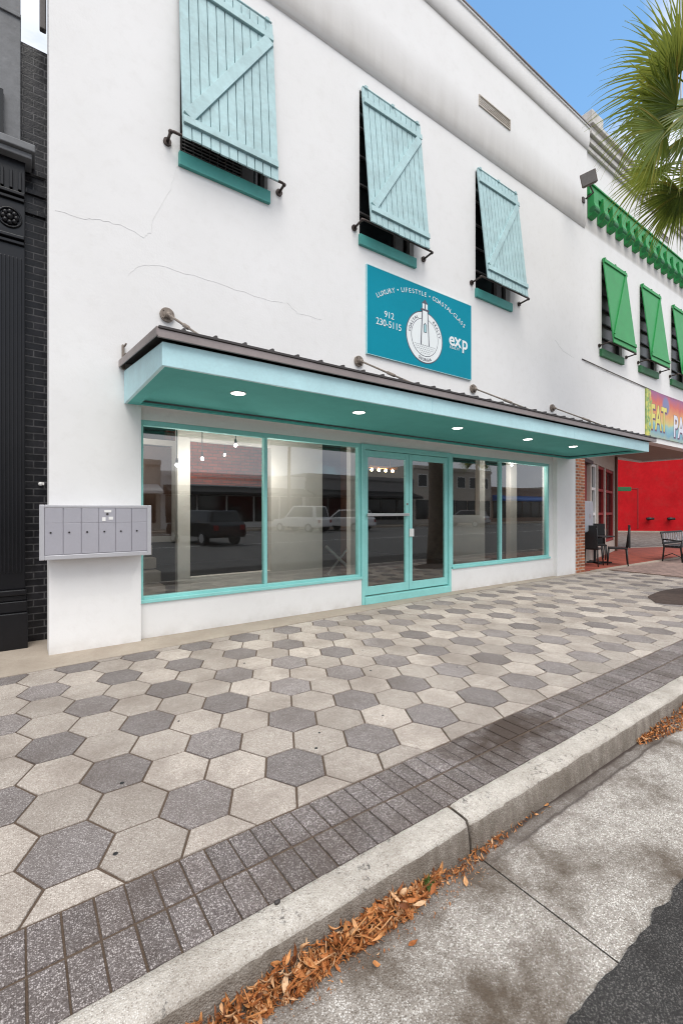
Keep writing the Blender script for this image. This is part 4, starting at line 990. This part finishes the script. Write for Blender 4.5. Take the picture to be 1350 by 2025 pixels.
def frond(mb, base, hub, axis, nrm, rad, seg=52, spread=128, droop=.5, rng=random):
    base, hub, axis, nrm = map(Vector, (base, hub, axis, nrm))
    axis.normalize(); nrm = (nrm - axis*nrm.dot(axis)).normalized(); side = axis.cross(nrm).normalized()
    mid = (base+hub)/2 + Vector((0,0,.08)); mb.tube([base, mid, hub], [.022,.016,.012], 6)
    for k in range(seg):
        th = R(-spread + 2*spread*k/(seg-1)) + rng.uniform(-.02,.02)
        d0 = axis*math.cos(th) + side*math.sin(th)
        L = rad*(1.0 - .30*(abs(th)/R(spread))**2)*rng.uniform(.9,1.06)
        p = hub - axis*.02; d = d0.copy() + nrm*(.16*abs(math.sin(th))) ; wv = nrm.cross(d0).normalized()
        n = 9; vs = []; dr = droop*rng.uniform(.6,1.6); wob = Vector((rng.gauss(0,.22),rng.gauss(0,.22),rng.gauss(0,.12)))
        for i in range(n+1):
            t = i/n
            wm = rad*.5*.30*R(2*spread)/(seg-1)*1.35
            w = wm*t/.30 if t < .30 else wm*max(.02,(1-(t-.30)/.70))**1.1
            w = max(w, .0018)
            fold = nrm*(w*.55)
            vs += [p - wv*w - fold*.0, p + fold, p + wv*w]
            d = (d + Vector((0,0,-1))*dr*(t**1.3)*.95/n*3.0 + wob*(t/n)*1.6).normalized(); p = p + d*(L/n)
        mb.add(vs, [(i*3+j, i*3+j+1, (i+1)*3+j+1, (i+1)*3+j) for i in range(n) for j in range(2)], 0, True)
def palm(name, label, base, top, hand, nrand, rng, skip=None, rad=1.15):
    T = thing(name, label, 'palm tree', base); bx_, by_ = base[0], base[1]; top = Vector(top)
    mb = MB(); pts, rs = [], []
    for i in range(15):
        t = i/14; pts.append((bx_+(top.x-bx_)*t**1.5, by_+(top.y-by_)*t**1.5, base[2]-.05+(top.z-base[2])*t)); rs.append(.20-.05*t+.012*(i % 2)+(.07*(1-t)**8)+(.05 if t > .93 else 0))
    mb.tube(pts, rs, 16); mb.build('trunk', M['bark'], T)
    for hub, ax_, nr_, r_, dr_, sp_ in hand:
        f = MB(); frond(f, top, hub, ax_, nr_, r_, seg=int(sp_*.46), spread=sp_, droop=dr_, rng=rng); f.build('frond', M['frond'], T, fix=False)
    k = 0
    while k < nrand:
        az = rng.uniform(0,6.28); el = rng.uniform(-.7,1.25)
        dr0 = Vector((math.cos(az)*math.cos(el), math.sin(az)*math.cos(el), math.sin(el)))
        if skip and skip(dr0): continue
        hub = top + dr0*rng.uniform(.75,1.15) + Vector((0,0,-.1))
        nr_ = Vector((-dr0.x*math.sin(el), -dr0.y*math.sin(el), 1.0)); f = MB()
        frond(f, top, hub, dr0 + Vector((0,0,-.25)), nr_, rad*rng.uniform(.85,1.05), seg=40, droop=rng.uniform(.4,.9), rng=rng); f.build('frond', M['frond'], T, fix=False); k += 1
    return T
rp = random.Random(3)
hand = [((8.40,-2.64,7.80), (-.70,.50,-.25), (.60,.40,.65), 1.1, .6, 90),
        ((8.62,-2.86,7.75), (-.30,-.1,-.6), (.70,.60,.3), 1.15, .5, 90),
        ((8.46,-2.74,8.45), (-.60,.42,.62), (.75,.25,.2), 1.2, .45, 85),
        ((8.24,-2.70,8.14), (-.78,.56,.18), (.66,.26,.70), 1.34, .75, 112),
        ((8.40,-2.50,7.85), (-.70,.60,-.15), (.50,.40,.75), 1.25, .8, 95),
        ((8.52,-2.78,8.40), (-.20,.14,.97), (.80,.25,-.20), 1.05, .18, 70),
        ((8.12,-2.58,7.34), (-.56,.40,-.62), (.70,.35,.62), 1.05, .65, 84),
        ((8.50,-2.80,7.32), (.10,-.10,-.98), (.70,.60,.05), 1.00, .3, 70)]
palm('palm_tree', 'tall fan palm in the sidewalk tree pit, fronds hanging in at the upper right', (9.32,-2.95,0), (9.12,-2.92,7.85), hand, 16, rp, skip=lambda d: d.x < .15)

# ------------------------------------------------------------------ across the street (seen reflected in the shop windows)
def far_shop(label, x0, x1, h, mat, awn, yb=-31.0, dark=True):
    F = thing('far_shop', label, 'building', ((x0+x1)/2, yb, 0), 'shops across the street')
    mb = MB(); mb.box(x0,x1-.02,yb-9,yb,0,h); mb.box(x0-.0,x1-.02,yb,yb+.15,h-.4,h-.1); mb.build('wall', mat, F)
    n = max(2, int((x1-x0)/2.2)); w = (x1-x0-.6)/n
    for k in range(n):
        f = MB(); a = x0+.3+k*w; frame_rect(f, a+.08, a+w-.08, .5, 2.7, .06, yb, yb+.06); wn = f.build('window', M['blackmatte'], F)
        p = MB(); p.box(a+.1,a+w-.1,yb+.01,yb+.03,.55,2.65); p.build('pane', M['darkpane'], wn)
        if h > 6:
            f = MB(); frame_rect(f, a+.4, a+w-.4, 4.2, 5.6, .07, yb, yb+.06); wn = f.build('window', M['white'], F)
            p = MB(); p.box(a+.45,a+w-.45,yb+.01,yb+.03,4.25,5.55); p.build('pane', M['darkpane'], wn)
    if awn:
        mb = MB(); mb.prism([(x0+.2,yb+.01,3.5),(x0+.2,yb+1.7,2.95),(x0+.2,yb+1.7,2.75),(x0+.2,yb+.01,2.75)], (x1-x0-.4,0,0)); mb.build('awning', awn, F)
    return F
M['blue'] = paint('blue_canvas', (.02,.12,.42), .6); M['far_grey'] = paint('grey_render', (.28,.27,.26), .8, .15); M['far_cream'] = paint('cream_render', (.55,.50,.43), .8, .12)
far_shop('cream rendered shop with a white flat awning across the street', -8, 9, 5.4, M['far_cream'], M['white'])
far_shop('low white rendered shop with black awning across the street', 9, 22, 4.6, M['white'], M['blackmatte'])
far_shop('grey rendered shop with a row of dark windows across the street', 22, 36, 5.0, M['far_grey'], M['blackmatte'])
far_shop('two storey cream rendered shop across the street', 36, 50, 6.6, M['far_cream'], None)
far_shop('brick shop with a blue canvas awning across the street', 50, 68, 4.6, M['brick_far'], M['blue'])
far_shop('dark painted shop at the far right across the street', 68, 90, 5.2, M['far_grey'], M['blackmatte'])
def car(label, loc, rz, paintm, tall=0):
    c = thing('parked_car', label, 'car', (0,0,0), 'cars parked across the street')
    side = [(-2.25,.42),(-2.28,.72),(-2.12,.95),(-1.1,1.02),(-.35,1.08),(2.05,1.10),(2.25,.95),(2.28,.5),(2.2,.38)]
    mb = MB(); prof = side; half = .90
    mb.prism([(x,-half,z) for x, z in prof], (0,2*half,0))
    roof = 1.52 + tall
    lo = [(-1.05,1.03),(2.02 if tall else 1.75,1.08)]; hi = [(-.25,roof),(1.85 if tall else 1.1,roof-.02)]
    v = [(lo[0][0],-.86,lo[0][1]),(lo[1][0],-.86,lo[1][1]),(lo[1][0],.86,lo[1][1]),(lo[0][0],.86,lo[0][1]),(hi[0][0],-.68,hi[0][1]),(hi[1][0],-.68,hi[1][1]),(hi[1][0],.68,hi[1][1]),(hi[0][0],.68,hi[0][1])]
    mb.add(v, [(0,1,5,4),(1,2,6,5),(2,3,7,6),(3,0,4,7),(4,5,6,7)]); mb.build('body', paintm, c, .06, 3)
    def lerp(a, b, t): return tuple(a[i]+(b[i]-a[i])*t for i in range(3))
    mb = MB()
    for (a, b, d, e_) in ((0,1,5,4),(2,3,7,6),(3,0,4,7),(1,2,6,5)):
        q = [Vector(v[i]) for i in (a,b,d,e_)]; cen = sum(q, Vector())/4; nn = (q[1]-q[0]).cross(q[3]-q[0]).normalized()
        if nn.dot(cen-Vector((.4,0,1.2))) < 0: nn = -nn
        mb.poly([cen+(p-cen)*.84+nn*.012 for p in q])
    mb.build('window', M['carglass'], c, fix=False)
    for x in (-1.42,1.4):
        for s_ in (-1,1):
            w = MB(); w.cyl((x,s_*.70,.34),(x,s_*.925,.34),.34,n=24); t = w.build('wheel', M['tyre'], c); q = MB(); q.cyl((x,s_*.925,.34),(x,s_*.935,.34),.21,n=18); q.build('rim', M['alu'], t)
    for s_ in (-1,1):
        w = MB(); w.box(-2.29,-2.2,s_*.55-.17,s_*.55+.17,.68,.82); w.build('headlight', M['alu'], c, .02)
        w = MB(); w.box(2.2,2.285,s_*.68-.12,s_*.68+.12,.72,.95); w.build('tail_light', M['reddark'], c, .02)
    c.location = loc; c.rotation_euler = (0,0,rz); return c
M['car_black'] = paint('car_black', (.012,.012,.013), .15, .05, bump=0); M['car_white'] = paint('car_white', (.75,.75,.75), .2, .03, bump=0); M['car_grey'] = paint('car_grey', (.22,.22,.23), .2, .03, bump=0)
car('black parked car reflected in the left shop window', (7.4,-16.2,ZR), R(80), M['car_black'], .1)
car('white parked car reflected beside the glass doors', (21.3,-23.6,ZR), R(70), M['car_white'], .15)
car('white tall van like car parked farther off across the street', (17.6,-24.2,ZR), R(72), M['car_white'], .45)
car('grey parked car reflected in the right shop window', (36.0,-23.8,ZR), R(72), M['car_grey'], .1)
up = thing('utility_pole', 'wooden utility pole with wires across the street', 'pole', (18.4,-27.6,0))
mb = MB(); mb.tube([(18.4,-27.6,0),(18.4,-27.6,11.5)], [.15,.11], 12); mb.beam((17.3,-27.6,10.9),(19.5,-27.6,10.9),.1,.12); mb.build('pole', M['wood'], up)
for k, dx in enumerate((-.85,0,.85)):
    mb = MB(); mb.tube([(-40, -27.6+dx*.1, 10.6+dx*.2)] + [(18.4+dx,-27.6,11.0)] + [(38,-27.6+dx*.1,9.9+dx*.2),(70,-27.6,10.9+dx*.2)], .03, 6); mb.build('wire', M['blackmatte'], up)
palm('palm_tree', 'smaller fan palm across the street reflected in the right shop window', (43.5,-28.2,0), (43.5,-28.2,7.4), [], 16, random.Random(5), rad=1.5)

# ------------------------------------------------------------------ sky, sun, camera
w = bpy.data.worlds.new('World'); SC.world = w; w.use_nodes = True; t = w.node_tree; bg = t.nodes['Background']
EL, AZ = R(58), R(200)
sky = t.nodes.new('ShaderNodeTexSky'); sky.sky_type = 'NISHITA'; sky.sun_disc = False; sky.sun_elevation = EL; sky.sun_rotation = AZ; sky.altitude = 50; sky.air_density = 1.0; sky.dust_density = .4; sky.ozone_density = 1.2
tc = t.nodes.new('ShaderNodeTexCoord'); nz = t.nodes.new('ShaderNodeTexNoise'); nz.inputs['Scale'].default_value = 2.6; nz.inputs['Detail'].default_value = 9; nz.inputs['Roughness'].default_value = .56; nz.inputs['Distortion'].default_value = .35
mp = t.nodes.new('ShaderNodeMapping'); mp.inputs['Scale'].default_value = (1,1,1.9); mp.inputs['Location'].default_value = (.3,.1,.6)
t.links.new(tc.outputs['Generated'], mp.inputs[0]); t.links.new(mp.outputs[0], nz.inputs['Vector'])
# a clear gap in the cloud cover over the roofs to the right
dt = t.nodes.new('ShaderNodeVectorMath'); dt.operation = 'DOT_PRODUCT'; t.links.new(tc.outputs['Generated'], dt.inputs[0]); hole = Vector((.893,.591,1.06)).normalized(); dt.inputs[1].default_value = hole
r1 = t.nodes.new('ShaderNodeValToRGB'); r1.color_ramp.elements[0].position = .980; r1.color_ramp.elements[0].color = (1,1,1,1); r1.color_ramp.elements[1].position = .9962; r1.color_ramp.elements[1].color = (0,0,0,1); t.links.new(dt.outputs['Value'], r1.inputs[0])
sb = t.nodes.new('ShaderNodeMath'); sb.operation = 'MULTIPLY_ADD'; t.links.new(r1.outputs[0], sb.inputs[0]); sb.inputs[1].default_value = .34; t.links.new(nz.outputs['Fac'], sb.inputs[2])
r2 = t.nodes.new('ShaderNodeValToRGB'); r2.color_ramp.elements[0].position = .60; r2.color_ramp.elements[0].color = (0,0,0,1); r2.color_ramp.elements[1].position = .76; r2.color_ramp.elements[1].color = (1,1,1,1); t.links.new(sb.outputs[0], r2.inputs[0])
cr = t.nodes.new('ShaderNodeValToRGB'); cr.color_ramp.elements[0].position = .3; cr.color_ramp.elements[0].color = (2.9,3.2,3.9,1); cr.color_ramp.elements[1].position = .65; cr.color_ramp.elements[1].color = (5.0,5.0,5.1,1); t.links.new(nz.outputs['Fac'], cr.inputs[0])
mx = t.nodes.new('ShaderNodeMix'); mx.data_type = 'RGBA'; t.links.new(r2.outputs[0], mx.inputs[0]); tint = t.nodes.new('ShaderNodeMix'); tint.data_type = 'RGBA'; tint.blend_type = 'MULTIPLY'; tint.inputs[0].default_value = 1; tint.inputs[7].default_value = (.98,1.24,1.24,1); t.links.new(sky.outputs[0], tint.inputs[6]); t.links.new(tint.outputs[2], mx.inputs[6]); t.links.new(cr.outputs[0], mx.inputs[7])
t.links.new(mx.outputs[2], bg.inputs[0]); bg.inputs[1].default_value = .15
sl = bpy.data.lights.new('sun', 'SUN'); sl.energy = 1.45; sl.angle = R(38); sl.color = (1,.96,.90); so = bpy.data.objects.new('sun', sl); C.objects.link(so)
# Nishita: rotation 0 puts the sun at +Y, growing clockwise seen from above
sd = Vector((math.sin(AZ)*math.cos(EL), math.cos(AZ)*math.cos(EL), math.sin(EL)))
so.rotation_euler = (-sd).to_track_quat('-Z', 'Y').to_euler()
cam = bpy.data.cameras.new('camera'); co = bpy.data.objects.new('camera', cam); C.objects.link(co); SC.camera = co
TH = math.atan((1932-675)/896.0)
co.location = (0,-5.3929,1.45); co.rotation_euler = (R(90), 0, -(math.pi/2 - TH))
cam.sensor_fit = 'VERTICAL'; cam.sensor_height = 36; cam.lens = 896/2025*36; cam.shift_y = -2.5/2025; cam.clip_end = 2000; cam.clip_start = .05
SC.view_settings.view_transform = 'Standard'; SC.view_settings.look = 'None'; SC.view_settings.exposure = 0.8; SC.view_settings.gamma = 1
SC.render.engine = 'CYCLES'; SC.cycles.use_denoising = True; SC.cycles.filter_width = 1.1; SC.cycles.max_bounces = 8; SC.cycles.transparent_max_bounces = 12; SC.cycles.sample_clamp_indirect = 4
